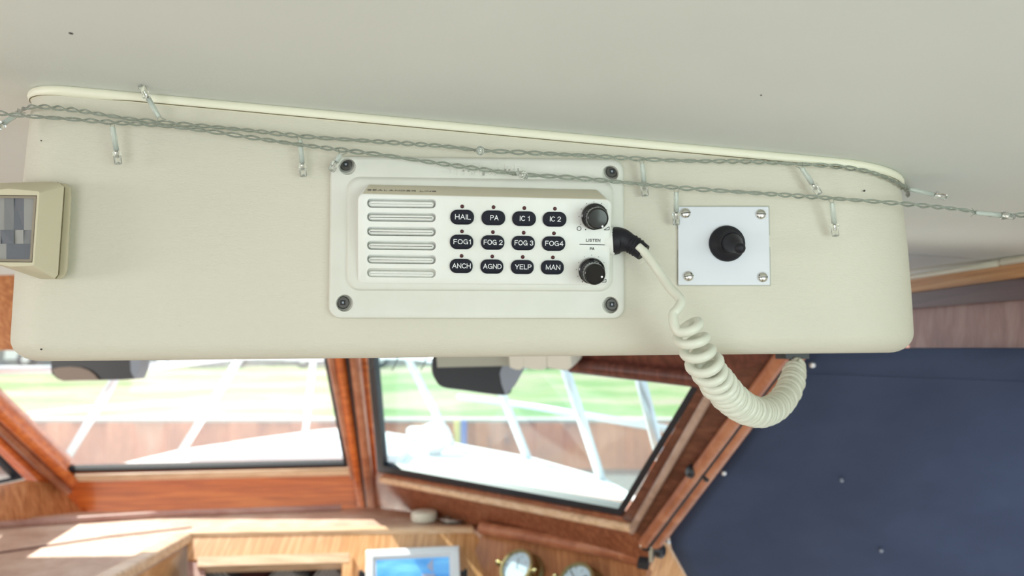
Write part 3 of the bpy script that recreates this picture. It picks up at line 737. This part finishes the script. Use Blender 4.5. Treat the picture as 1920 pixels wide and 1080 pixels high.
# printed marks by the knobs
bm = BM(); K = .00012
def dot(x, y, r): lathe(bm, uf(x, y, FH), un, [(r*pxm, 0), (r*pxm, K)], 10)
for x, y in ((1113.5, 378.5), (1100, 381.5), (1128, 381.5), (1090, 392), (1137.5, 393), (1085.6, 406), (1088.5, 420.5), (1098, 430.5),
             (1109.3, 478.5), (1095.5, 481.5), (1122.5, 481.5), (1085, 492), (1132.5, 492.5), (1080.5, 505.5), (1083.5, 518), (1092, 528.5)):
    dot(x, y, .75 if (x, y) not in ((1092, 528.5), (1098, 430.5)) else 1.1)
def seg(a, b, wpx=1.1):
    A = uf(*a, FH); B = uf(*b, FH); u = (B-A); L = u.length; u.normalize(); v = un.cross(u); obox(bm, (A+B)/2+un*K/2, u*(L/2), v*wpx*pxm/2, un*K/2)
seg((1086.5, 458), (1133.7, 459), 1.2)
c = uf(1085.8, 428.5, FH+K/2)
lo_ = [[c+(uex*math.cos(a)+uey*math.sin(a))*r*pxm+un*h for a in [2*math.pi*k/24 for k in range(24)]] for r, h in ((4.3, -K/2), (4.3, K/2), (3.1, K/2), (3.1, -K/2))]
loft(bm, lo_, False, False)
for tri in (((1132.5, 431), (1142.2, 431), (1142.2, 425)), ((1126.5, 529), (1136.3, 529), (1136.3, 523))):
    for k in range(3): seg(tri[k], tri[(k+1) % 3])
obj('dial_markings', bm, M['ink'], lh)
obj('lettering', textbm('LISTEN', uf(1112.2, 450.6, FH), uex, uey, 27*pxm, 5.6*pxm, un, K, .36, .19), M['ink'], lh)
obj('lettering', textbm('PA', uf(1110.3, 466.3, FH), uex, uey, 8.6*pxm, 5.4*pxm, un, K, .2, .19), M['ink'], lh)
# knobs
for (bx, by, dx, dy) in ((1114, 405.5, 1129.5, 424.5), (1108.7, 507, 1128.5, 519)):
    c = uf(bx, by, FH); bm = BM()
    prof = [(24.5, 0), (25.2, .0012), (24.6, .0030), (22.5, .0036), (20.8, .0045)]
    lathe(bm, c, un, [(r*pxm, h) for r, h in prof], 48, cap=True)
    k1 = obj('volume_knob', bm, M['gloss'], lh, auto=40)
    bm = BM(); n_ = 48; loops = []
    for r, h in ((20.5, .004), (20.3, .012), (20.0, .0150), (19.0, .0160), (17.5, .0163), (16.8, .0157), (8, .0157)):
        L = []
        for k in range(n_*2):
            a = 2*math.pi*k/(n_*2); rr = r*(1-(.022 if k % 4 in (0, 1) and .003 < h < .0140 else 0)); L.append(c+(uex*math.cos(a)+uey*math.sin(a))*rr*pxm+un*h)
        loops.append(L)
    loft(bm, loops, False, True); obj('cap', bm, M['gloss'], k1, auto=45)
    bm = BM(); lathe(bm, UF.hit(dx, dy, FH+.0161), un, [(1.9*pxm, 0), (1.9*pxm, .0004)], 14); obj('pointer_dot', bm, M['letter'], k1)
# socket disc on the unit's starboard side
c = fp(1147, 452, .0105); bm = BM(); lathe(bm, c, ex, [(.0095, -.006), (.0095, .0012), (.0088, .0018)], 32); obj('socket', bm, M['plastic'], lh, auto=35)

# ================================================================ coiled cord
cord = thing('coiled_cord', 'ivory coiled microphone cord plugged into the loudhailer by a black boot', 'cord', fp(1160, 452, .012))
bc = spline([fp(1148, 452, .011), fp(1166, 451, .012), fp(1181, 456, .014), fp(1194, 464, .016), fp(1207, 474, .018)], 7)
nb = len(bc); T_, N_ = frames(bc)
rr = [.0092, .0093, .0093, .0092, .0091, .0089, .0086, .0083, .0080, .0077, .0073, .0070, .0067, .0064]+[.0060]*nb
rr = [rr[min(i, 14)]*(1-.0*i) for i in range(nb)]; rr = [max(.0052, r) for r in rr]
for i in range(14, nb): rr[i] = .0062-.0006*(i-14)/(nb-14)
bm = BM(); tube(bm, bc, rr, 24); boot = obj('plug_boot', bm, M['blackrub'], cord, auto=50)
for i in (16, 19, 22):
    bm = BM(); L = []
    for k in range(25):
        a = 2*math.pi*k/24; B_ = T_[i].cross(N_[i]); L.append(bc[i]+(N_[i]*math.cos(a)+B_*math.sin(a))*(rr[i]-.0001))
    tube(bm, L, .0006, 6); obj('relief_rib', bm, M['blackrub'], boot, smooth=True)
lead = spline([fp(1196, 462, .020), fp(1209, 474, .022), fp(1224, 494, .026), (fp(1242, 520, .031)), fp(1258, 542, .037), fp(1272, 556, .042), fp(1277, 567, .045), fp(1270, 580, .047), fp(1260, 592, .048)], 8)
def P3(px, py, Y): return atY(px, py, Y)
path = spline([P3(1282, 603, .454), P3(1289, 617, .457), P3(1298, 636, .4595), P3(1309, 661, .463), P3(1321, 682, .467), P3(1335, 703, .474), P3(1354, 728, .489), P3(1378, 753, .517), P3(1408, 770, .558), P3(1436, 772, .600), P3(1461, 757, .640), P3(1478, 733, .670), P3(1487, 708, .690), P3(1492, 684, .702)], 12)
path = resample(path, .0006)
s = 0; S = [0]
for a, b in zip(path, path[1:]): s += (b-a).length; S.append(s)
Ltot = s
Tc, Nc = frames(path)
# phase: pitch shrinks from loose to tight
coil = []; ph = 0; WR = .0030; CR = .0092
start = path[0]
ref = V((0, -1, 0))
cnt = 0
def pitch(t):
    if t < .010: return .0105
    if t < .06: return .0105-(t-.010)/.050*.0028
    return max(.0062, .0078-(t-.06)/.05*.0016)
fine = resample(path, .0006)
phs = []
for i in range(len(path)):
    phs.append(ph)
    if i+1 < len(path): ph += 2*math.pi*(S[i+1]-S[i])/pitch(S[i])
nsub = 1
# resample by phase: 20 points per turn
tot = phs[-1]; N = int(tot/(2*math.pi)*18); j = 0
ph0 = math.radians(-15)
for k in range(N+1):
    p_ = tot*k/N
    while j < len(phs)-2 and phs[j+1] < p_: j += 1
    t = (p_-phs[j])/max(1e-9, phs[j+1]-phs[j]); c = path[j].lerp(path[j+1], t); T1 = Tc[j].lerp(Tc[j+1], t).normalized()
    # frame fixed to the view axis
    n1 = (ref-T1*ref.dot(T1)).normalized(); b1 = T1.cross(n1)
    cr = CR*(1.0 if p_ > 0 else 1)*(.94+.06*math.sin(p_*.37))
    cr *= min(1, .85+.15*S[j]/.02)
    if S[j] > Ltot-.02: cr *= .75+.25*(Ltot-S[j])/.02
    a = p_+ph0
    coil.append(c+(b1*math.cos(a)+n1*math.sin(a))*cr)
full = lead[:-6]+spline([lead[-7], lead[-3], lead[-1].lerp(coil[2], .45)+V((-.0005, 0, 0)), coil[2], coil[4]], 6)[1:-1]+coil[4:]
bm = BM(); tube(bm, full, WR, 12); obj('coiled_lead', bm, M['cord'], cord, smooth=True)
e = path[-1]; tail = spline([coil[-1], e+V((0, .004, .006)), e+V((.002, .008, .016)), e+V((.003, .012, .030))], 6)
bm = BM(); tube(bm, tail, .0026, 10); obj('tail_lead', bm, M['cord'], cord, smooth=True)
# mic clip under the console carrying the far end
p = V((e.x+.003, e.y+.014, EYE+.004)); bm = BM(); box(bm, (p.x-.012, p.y-.014, EYE-.004), (p.x+.010, p.y+.014, EYE+.002)); bevel(bm, .002, 2)
t = tag(obj('microphone_clip', bm, M['black'], auto=35), 'small black clip under the console holding the far end of the cord', 'clip')

# ================================================================ toggle switch plate
sw = thing('toggle_switch', 'white square switch plate with a black rubber booted toggle, right end of console', 'switch', fp(1358, 535, 0))
PQ = [(1271, 387.5), (1441, 387.5), (1444, 534.5), (1271.5, 534.5)]
bm = BM(); Bq = inset(None, PQ, -2); loft(bm, [rquad(q4(Bq, -.0005), .0006, 3), rquad(q4(Bq, .0008), .0006, 3)]); obj('backing_plate', bm, M['bracket'], sw, auto=30)
bm = BM(); loft(bm, [rquad(q4(PQ, .0008), .0008, 3), rquad(q4(PQ, .0024), .0008, 3), rquad(q4(inset(None, PQ, 1), .0028), .0006, 3)]); obj('plate', bm, M['plate'], sw, auto=30)
for x, y, an in ((1285, 400, .15), (1426, 402, 0), (1290.5, 518, .1), (1429.5, 520, .05)):
    c = fp(x, y, .0028); n = FACE.n; bm = BM(); r = .00355
    a_ = ex*math.cos(an)+up*math.sin(an); b_ = -ex*math.sin(an)+up*math.cos(an)
    lathe(bm, c, n, [(r, 0), (r*.98, .0008), (r*.85, .0015), (r*.6, .0020), (r*.25, .0023)], 28)
    o = obj('screw', bm, M['chrome'], sw, auto=50)
    cut = BM(); obox(cut, c+n*.0026, a_*.005, b_*.0004, n*.0012); boolean(o, cut)
    bm = BM(); obox(bm, c+n*.0014, a_*r*.93, b_*.00038, n*.0001); obj('slot', bm, M['screw'], o)
c = fp(1362.5, 457, .0028); n = FACE.n; r = 34.5/F*.5
bm = BM(); lathe(bm, c, n, [(r, 0), (r*1.0, .0016), (r*.95, .0030), (r*.80, .0040), (r*.62, .0062), (r*.55, .0090), (r*.50, .0096), (r*.46, .0092)], 48)
obj('boot_base', bm, M['blackrub'], sw, auto=50)
c2_ = c+n*.0085; tip = fp(1389.5, 467.5, .030); ax = (tip-c2_)
bm = BM(); L_ = ax.length; lathe(bm, c2_, ax, [(.0066, -.002), (.0068, .001), (.0063, .25*L_), (.0050, .5*L_), (.0042, .66*L_), (.0036, .78*L_), (.0037, .90*L_), (.0031, .97*L_), (.0018, 1.01*L_), (.0005, 1.02*L_)], 36)
obj('toggle_lever', bm, M['blackrub'], sw, smooth=True)
bm = BM(); u_ = ax.normalized(); q_ = u_.orthogonal().normalized(); v_ = u_.cross(q_)
tube(bm, [c2_+u_*.001+(q_*math.cos(2*math.pi*k/28)+v_*math.sin(2*math.pi*k/28))*.0071 for k in range(29)], .0007, 6); obj('boot_ring', bm, M['blackrub'], sw, smooth=True)

# ================================================================ motion sensor
ps = thing('motion_sensor', 'beige plastic motion sensor with a grey faceted lens at the port end of console', 'sensor', fp(40, 440, 0))
def fpoly(P, h): return [fp(x, y, h) for x, y in P]
bm = BM(); bp_ = [(-95, 352), (112, 344), (125, 344.5), (133, 352), (134, 372), (127, 505), (122, 518), (112, 523.5), (76, 523), (0, 498), (-95, 484)]
loft(bm, [fpoly(bp_, -.0005), fpoly(bp_, .0085), fpoly(inset(None, bp_, 1.5), .0095)]); obj('back_plate', bm, M['pir'], ps, auto=30)
A = [(-95, 343), (0, 343), (95, 340.5), (112, 343), (120.5, 350), (109, 515), (103, 522.5), (75, 522.5), (0, 497.5), (-95, 485)]
A2 = [(x-.7, y) for x, y in A]
Bf = [(-95, 357), (-10, 357), (15, 353.5), (72, 359), (74, 362), (64, 496), (62, 498), (20, 500), (0, 496), (-95, 486)]
bm = BM(); loft(bm, [fpoly(inset(None, A, 1.2), .0075), fpoly(inset(None, A, 1.2), .0102), fpoly(A, .0102), fpoly(A2, .016), fpoly(Bf, .030)]); cvr = obj('cover', bm, M['pir'], ps, auto=25)
W = [(-95, 363.5), (71, 365), (62, 493.5), (-95, 492)]
cut = BM(); loft(cut, [fpoly(W, .040), fpoly(inset(None, W, 2), .0245)]); boolean(cvr, cut)
bm = BM(); Wi = inset(None, W, 2.5); Wj = inset(None, W, 7); loft(bm, [fpoly(Wi, .0246), fpoly(Wi, .0275), fpoly(Wj, .0272), fpoly(Wj, .0246)], False, False); obj('lens_frame', bm, M['pirdark'], ps, auto=30)
bm = BM(); tube(bm, [fp(x, y, .0098) for x, y in ((107, 343), (114, 345), (120.5, 352), (116, 420), (109.5, 514), (104, 522))], .0005, 6); obj('cover_seam', bm, M['seam'], ps)
cells = []
rows_ = ((371, 431, [-95, -50, -25, 8, 26, 45, 66]), (431, 457, [-95, -40, 2, 26, 44, 64]), (457, 488, [-95, -45, 12, 61]))
bm = BM(); mi = []
for ri, (ya, yb, xs) in enumerate(rows_):
    for k in range(len(xs)-1):
        t1, t2 = random.uniform(-.0006, .0006), random.uniform(-.0006, .0006)
        P = [fp(xs[k], ya, .0262+t1), fp(xs[k+1], ya, .0262-t1), fp(xs[k+1], yb, .0262+t2), fp(xs[k], yb, .0262-t2)]
        f = bm.faces.new([bm.verts.new(p) for p in P]); f.material_index = (ri*2+k) % 3 if ri < 2 else (1 if k == 2 else 2)
obj('lens', bm, [M['lens'], M['lens2'], M['lens3']], ps)

# ================================================================ string lights
def strand(bm, pts, per=.0210, wr=.00072, off=.0010, ph=0):
    P = resample(spline(pts, 8), .0009); T, N_ = frames(P)
    for s0 in (0, math.pi):
        L = []
        acc = 0
        for i, p in enumerate(P):
            if i: acc += (P[i]-P[i-1]).length
            a = 2*math.pi*acc/per+s0+ph+.8*math.sin(acc*57)
            B_ = T[i].cross(N_[i]); o = off*(1+.25*math.sin(acc*83))
            L.append(p+(N_[i]*math.cos(a)+B_*math.sin(a))*o)
        yield L
def string_light(name, label, pts, ph, leds):
    t = thing(name, label, 'string lights', fp(*pts[0][:2], pts[0][2]), 'clear string lights across the console')
    P = [fp(*p) for p in pts]
    for L in strand(None, P, ph=ph):
        bm = BM(); tube(bm, L, .00070, 8); o = obj('wire', bm, M['wire'], t, smooth=True)
        bm = BM(); tube(bm, L[::2], .00024, 5); obj('wire_core', bm, M['core'], o, smooth=True)
    for (a, b, da, db, bl_) in leds:
        A = fp(*a, da); B = fp(*b, db); u = (B-A); L = u.length; u.normalize(); lb = min(.0085, L*.42)
        bm = BM(); C0 = B-u*lb
        lathe(bm, C0, u, [(.0016, 0), (.0027, .0004), (.0029, .0012), (.0029, .0020), (.0024, .0024), (.0023, lb-.0005), (.0020, lb), (.0010, lb-.0012), (.0002, lb-.0016)], 20)
        h = obj('led_bulb', bm, M['bulb'], t, smooth=True)
        bm = BM(); lathe(bm, C0+u*.001, u, [(.0008, 0), (.0009, lb*.35), (.0003, lb*.4)], 8); obj('led_die', bm, M['chrome'], h)
        if L-lb > .004:
            bm = BM(); lathe(bm, A+u*.0025, u, [(.0012, 0), (.0016, .001), (.0017, L-lb-.003)], 14); obj('sleeve', bm, M['clear'], h, smooth=True)
        v_ = u.orthogonal().normalized()
        bm = BM()
        sd_ = u.cross(FACE.n).normalized()
        for s_ in (-1, 1): tube(bm, spline([A+sd_*s_*.0030-u*.0003, A+sd_*s_*.0012+u*.0022, A+sd_*s_*.0006+u*(L-lb)*.55, C0+sd_*s_*.0004+u*.001], 5), .00028, 6)
        obj('lead_wire', bm, M['core'], h, smooth=True)
D = .014
Apts = [(-60, 206, D), (0, 212, D), (60, 218, D), (130, 223, D), (205, 229, D), (300, 235, D), (400, 247, D), (480, 259, D), (560, 271, D), (640, 281, D), (720, 291, D), (800, 303, D), (900, 317, D), (980, 327, D), (1080, 334, D), (1180, 343, D), (1270, 352, D), (1400, 361, D), (1560, 372, D), (1690, 382, D), (1800, 393, D), (1860, 402, D), (1990, 404, D)]
def wrapd(px, py):
    """stand-off that keeps the strand just outside the console's rounded starboard corner"""
    xe = x1-.0045+.003; r_ = .078; xc = xe-r_; Yf = face_y(x1)-.003
    u = ray(px, py); u = u.x/u.y; Y = Yf
    for _ in range(60):
        dx_ = min(r_*.995, max(0, u*Y-xc)); Y = .5*Y+.5*(Yf+r_-math.sqrt(r_*r_-dx_*dx_))
    return -(Y-face_y(u*Y))+.0035
Bpts = [(22, 222, -.05), (36, 209, -.012), (50, 202, .004), (80, 200, .008), (150, 208, .011), (230, 221, .012), (310, 230, .012), (400, 238, .011), (480, 246, .010), (560, 255, .010), (640, 261, .010), (700, 265, .010), (830, 274, .012), (900, 282, .012), (1000, 287, .010), (1100, 292, .010), (1200, 298, .010), (1300, 302, .010), (1400, 303, .009), (1480, 307, .008), (1540, 310, .007), (1590, 315, wrapd(1590, 315)), (1632, 323, wrapd(1632, 323)), (1655, 331, wrapd(1655, 331)), (1674, 339, wrapd(1674, 339)), (1687, 346, wrapd(1687, 346)), (1697, 353, wrapd(1697, 353)-.004), (1702, 360, -.06), (1702, 366, -.085)]
string_light('string_lights', 'clear twisted string lights, lower strand running past the right end of console', Apts, .4,
    [((210, 230), (222, 308), D, .010, 0), ((642, 284), (621, 320), D, .016, 0), ((966, 322), (986, 331), D, .024, 0),
     ((1268, 353), (1268, 422), D, .008, 0), ((1559, 373), (1567, 443), D, .008, 0), ((1822, 398), (1902, 406), D, .018, 0)])
string_light('string_lights', 'clear twisted string lights, upper strand wrapping round both console ends', Bpts, 1.7,
    [((302, 227), (264, 160), .012, .020, 0), ((40, 208), (-14, 246), .0, .012, 0), ((562, 256), (569, 331), .010, .008, 0), ((897, 281), (902, 283), .013, .024, 0),
     ((1203, 299), (1210, 368), .010, .006, 0), ((1499, 309), (1537, 365), .008, .010, 0), ((1699, 353), (1774, 370), wrapd(1697, 353)-.004, wrapd(1697, 353), 0)])

# ================================================================ outside
# foredeck
ZK = EYE-.345
dk = [atZ(150, 878, EYE-.33), atZ(330, 845, ZK), atZ(480, 822, ZK), atZ(600, 806, ZK), atZ(650, 802, ZK), atZ(700, 806, ZK), atZ(860, 832, ZK), atZ(1000, 858, ZK), atZ(1130, 895, ZK), atZ(1200, 935, ZK), V((.42, 1.75, ZK)), V((-.35, 2.10, ZK)), V((-1.3, 2.12, ZK))]
dk[0].z = ZK
bm = BM(); slab(bm, dk, up, .06); bevel(bm, .02, 3)
fd = thing('foredeck', 'white foredeck of the boat seen through the windscreen', 'deck', V((-.5, 3, ZK)))
obj('deck_moulding', bm, M['hull'], fd, auto=35)
bm = BM()
for a, b in ((V((-.9, 2.4, ZK)), V((-.1, 2.75, ZK+.02))),):
    box(bm, (-1.0, 2.35, ZK-.001), (-.35, 2.62, ZK+.035))
bevel(bm, .012, 3); obj('deck_hatch', bm, mat('hatch_grey', (.62, .66, .72), .4), fd, auto=35)
bm = BM(); box(bm, (-.42, 3.0, ZK-.001), (-.30, 3.12, ZK+.05)); bevel(bm, .01, 2); obj('deck_fitting', bm, M['hull'], fd, auto=35)
bm = BM(); q = atZ(815, 852, ZK); lathe(bm, q, up, [(.02, 0), (.03, .01), (.055, .03), (.06, .065), (.045, .095), (.015, .11)], 20); tag(obj('deck_light', bm, M['hull'], smooth=True), 'white rounded dome on the foredeck edge seen through the starboard pane', 'dome')
# railing
rl = thing('bow_railing', 'white tubular bow railing around the foredeck', 'railing', V((-.5, 2.5, ZK)))
def post(b, tp):
    B = atZ(*b, ZK); r0 = ray(*tp); Tt = E+r0*((B.y-.04)/r0.y)
    bm = BM(); tube(bm, [B, B.lerp(Tt, .5), Tt], .0135, 10); obj('stanchion', bm, M['rail'], rl, smooth=True); return Tt
PL = [((120, 868), (228, 690)), ((340, 846), (452, 668)), ((572, 812), (588, 672)),]
PR = [((848, 834), (762, 668)), ((990, 860), (922, 692)), ((1128, 900), (1052, 668)), ((1262, 950), (1190, 668))]
tl_ = [post(*a) for a in PL]; tr_ = [post(*a) for a in PR]
bm = BM(); tube(bm, spline([tl_[0]+V((-.5, -.5, 0)), *tl_, tr_[0], *tr_[1:]], 6), .013, 8); obj('top_rail', bm, M['rail'], rl, smooth=True)
bm = BM(); tube(bm, [atY(40, 778, 2.6), atY(400, 748, 3.1)], .009, 8); obj('guard_wire', bm, M['rail'], rl, smooth=True)
bm = BM(); tube(bm, [atY(860, 744, 3.1), atY(1010, 764, 2.7), atY(1260, 806, 2.1)], .011, 8); obj('guard_wire', bm, M['rail'], rl, smooth=True)
# river, piling wall, bank
WZ = EYE-2.25
bm = BM(); box(bm, (-60, 2.5, WZ-.2), (60, 14.98, WZ)); mw = mat('river_water', (.20, .24, .24), .12); t_ = noise(mw, 3, (1, 3, 1), 3); bump(mw, [(t_.outputs[0], .3)], .05); tag(obj('river', bm, mw), 'grey river water in front of the rusty piling wall', 'water')['kind'] = 'stuff'
mp_ = mat('rusty_piling', (.40, .17, .10), .85); t_ = noise(mp_, .7, (1, 1, .3), 7, .7); ramp(mp_, t_.outputs[0], [(.35, (.20, .18, .25)), (.42, (.66, .22, .11)), (.56, (.92, .34, .17)), (.70, (.95, .60, .42))])
bm = BM(); prof = []
x = -30
while x < 22:
    prof += [(x, 15.0), (x+.5, 15.0), (x+.62, 15.14), (x+1.1, 15.14)]; x += 1.22
ZW = EYE-1.34
loft(bm, [[V((a, b, z)) for a, b in prof] for z in (WZ-.2, ZW)], False, False, closed=False)
r = bmesh.ops.extrude_face_region(bm, geom=bm.faces[:])
for e_ in r['geom']:
    if isinstance(e_, bmesh.types.BMVert): e_.co.y += .05
pw = obj('sheet_piling', bm, mp_); tag(pw, 'rusty corrugated steel sheet piling along the river bank', 'piling')
mg = mat('grass', (.22, .40, .10), .9, spec=.1); t_ = noise(mg, .35, (.5, 1.6, 1), 7, .72); ramp(mg, t_.outputs[0], [(.38, (.36, .28, .24)), (.46, (.34, .33, .20)), (.53, (.20, .29, .12)), (.68, (.13, .25, .08))])
bm = BM(); NXg = 60; gr = []
for j in range(14):
    y = 15.35+j*1.0; row = []
    for i in range(NXg+1):
        xx = -34+i; row.append(V((xx, y, ZW-.02+min(1, j/11)*.80+random.uniform(-.04, .04))))
    gr.append(row)
for j in range(1, 10): gr.append([V((-34+i, 28.35+j*12, ZW+.78)) for i in range(NXg+1)])
for row in gr[14:]:
    for v_ in row: v_.x *= 3
loft(bm, gr, False, False, closed=False); tag(obj('grass_bank', bm, mg, smooth=True), 'sunlit grassy river bank beyond the piling', 'grass')['kind'] = 'stuff'
bm = BM(); box(bm, (-34, 15.0, ZW), (26, 15.45, ZW+.06)); tag(obj('capping_beam', bm, mat('concrete', (.55, .5, .44), .9)), 'pale capping beam on top of the piling', 'beam')
# poles and ladder marks on the piling
for px, col, nm, lab in ((858, (.75, .62, .15), 'mooring_pole', 'yellow mooring pole against the piling, beside the blue one'), (869, (.12, .18, .55), 'mooring_pole', 'dark blue mooring pole against the piling, beside the yellow one'), (915, (.85, .80, .35), 'bollard', 'short pale yellow bollard by the starboard pane bottom')):
    if nm == 'bollard':
        q = atY(px, 862, 14.8); q.z = WZ-.1; h_ = atY(px, 858, 14.8).z-q.z; r0 = .16
        q2 = atZ(px, 876, ZK); 
    else: q = atY(px, 830, 14.85); q.z = WZ-.1; h_ = ZW+.05-q.z; r0 = .07
    bm = BM(); lathe(bm, q, up, [(r0, 0), (r0, h_-.05), (r0*.7, h_)], 14)
    tag(obj(nm, bm, mat(nm+str(px), col, .6), auto=35), lab, 'pole' if nm != 'bollard' else 'bollard')
# vans parked on top of the bank
def van(px, lab, col):
    c = atY(px, 690, 31); c.z = ZW+.80; t = thing('van', lab, 'van', c, 'vans parked on the bank')
    L = 2.5; prof = [(-L, .35), (-L, 1.2), (-L+.1, 2.05), (-L+.4, 2.2), (1.0, 2.2), (1.7, 1.35), (2.4, 1.1), (2.5, .8), (2.5, .35)]
    bm = BM(); loft(bm, [[c+V((x, y, z)) for x, z in prof] for y in (0, 1.9)]); bevel(bm, .06, 2); obj('body', bm, mat('van_paint', col, .3, coat=.5), t, auto=35)
    for a, b in ((-1.9, -.7), (-.5, .6), (.75, 1.5)):
        bm = BM(); slab(bm, [c+V((a, -.02, 1.3)), c+V((b, -.02, 1.3)), c+V((b-(.5 if b > 1 else 0), -.02, 1.95)), c+V((a, -.02, 1.95))], V((0, -1, 0)), .03); obj('side_window', bm, mat('van_glass', (.08, .10, .13), .1), t)
    for a in (-1.6, 1.6):
        bm = BM(); lathe(bm, c+V((a, -.02, .36)), V((0, 1, 0)), [(.2, -.01), (.36, 0), (.36, .22)], 20); w_ = obj('wheel', bm, M['blackrub'], t, auto=35)
        bm = BM(); lathe(bm, c+V((a, -.05, .36)), V((0, 1, 0)), [(.18, 0), (.2, .03)], 16); obj('hub_cap', bm, M['chrome'], w_)
van(120, 'white van parked on the bank at the far left of the port pane', (.85, .86, .9))
van(375, 'white van parked on the bank behind the middle of the port pane', (.85, .86, .9))
van(640, 'pale grey van parked on the bank behind the centre mullion', (.70, .74, .84))
van(930, 'white van parked on the bank seen at the top of the starboard pane', (.82, .86, .92))
# distant hedge
mh = mat('hedge_leaves', (.16, .19, .15), .9); t_ = noise(mh, 3, det=6); ramp(mh, t_.outputs[0], [(.35, (.16, .15, .18)), (.65, (.30, .33, .30))])
for i, (xa, w0, h0) in enumerate(((-30, 7.5, 2.6), (-12, 8.5, 2.2), (5, 7, 2.8), (20, 6.5, 2.4))):
    bm = BM(); bmesh.ops.create_icosphere(bm, subdivisions=4, radius=1)
    for v_ in bm.verts:
        k = 1+.10*math.sin(v_.co.x*9+i)*math.sin(v_.co.z*11)+random.uniform(-.05, .05); v_.co = V((v_.co.x*w0*k+xa, v_.co.y*1.6*k+38, max(-.02, v_.co.z*h0*k)+ZW+.78))
    tag(obj('hedge', bm, mh), ['leftmost grey-green hedge far beyond the bank', 'wide low grey-green hedge behind the vans', 'tall grey-green hedge beyond the starboard pane', 'rightmost grey-green hedge far beyond the bank'][i], 'hedge', 'hedges beyond the bank')
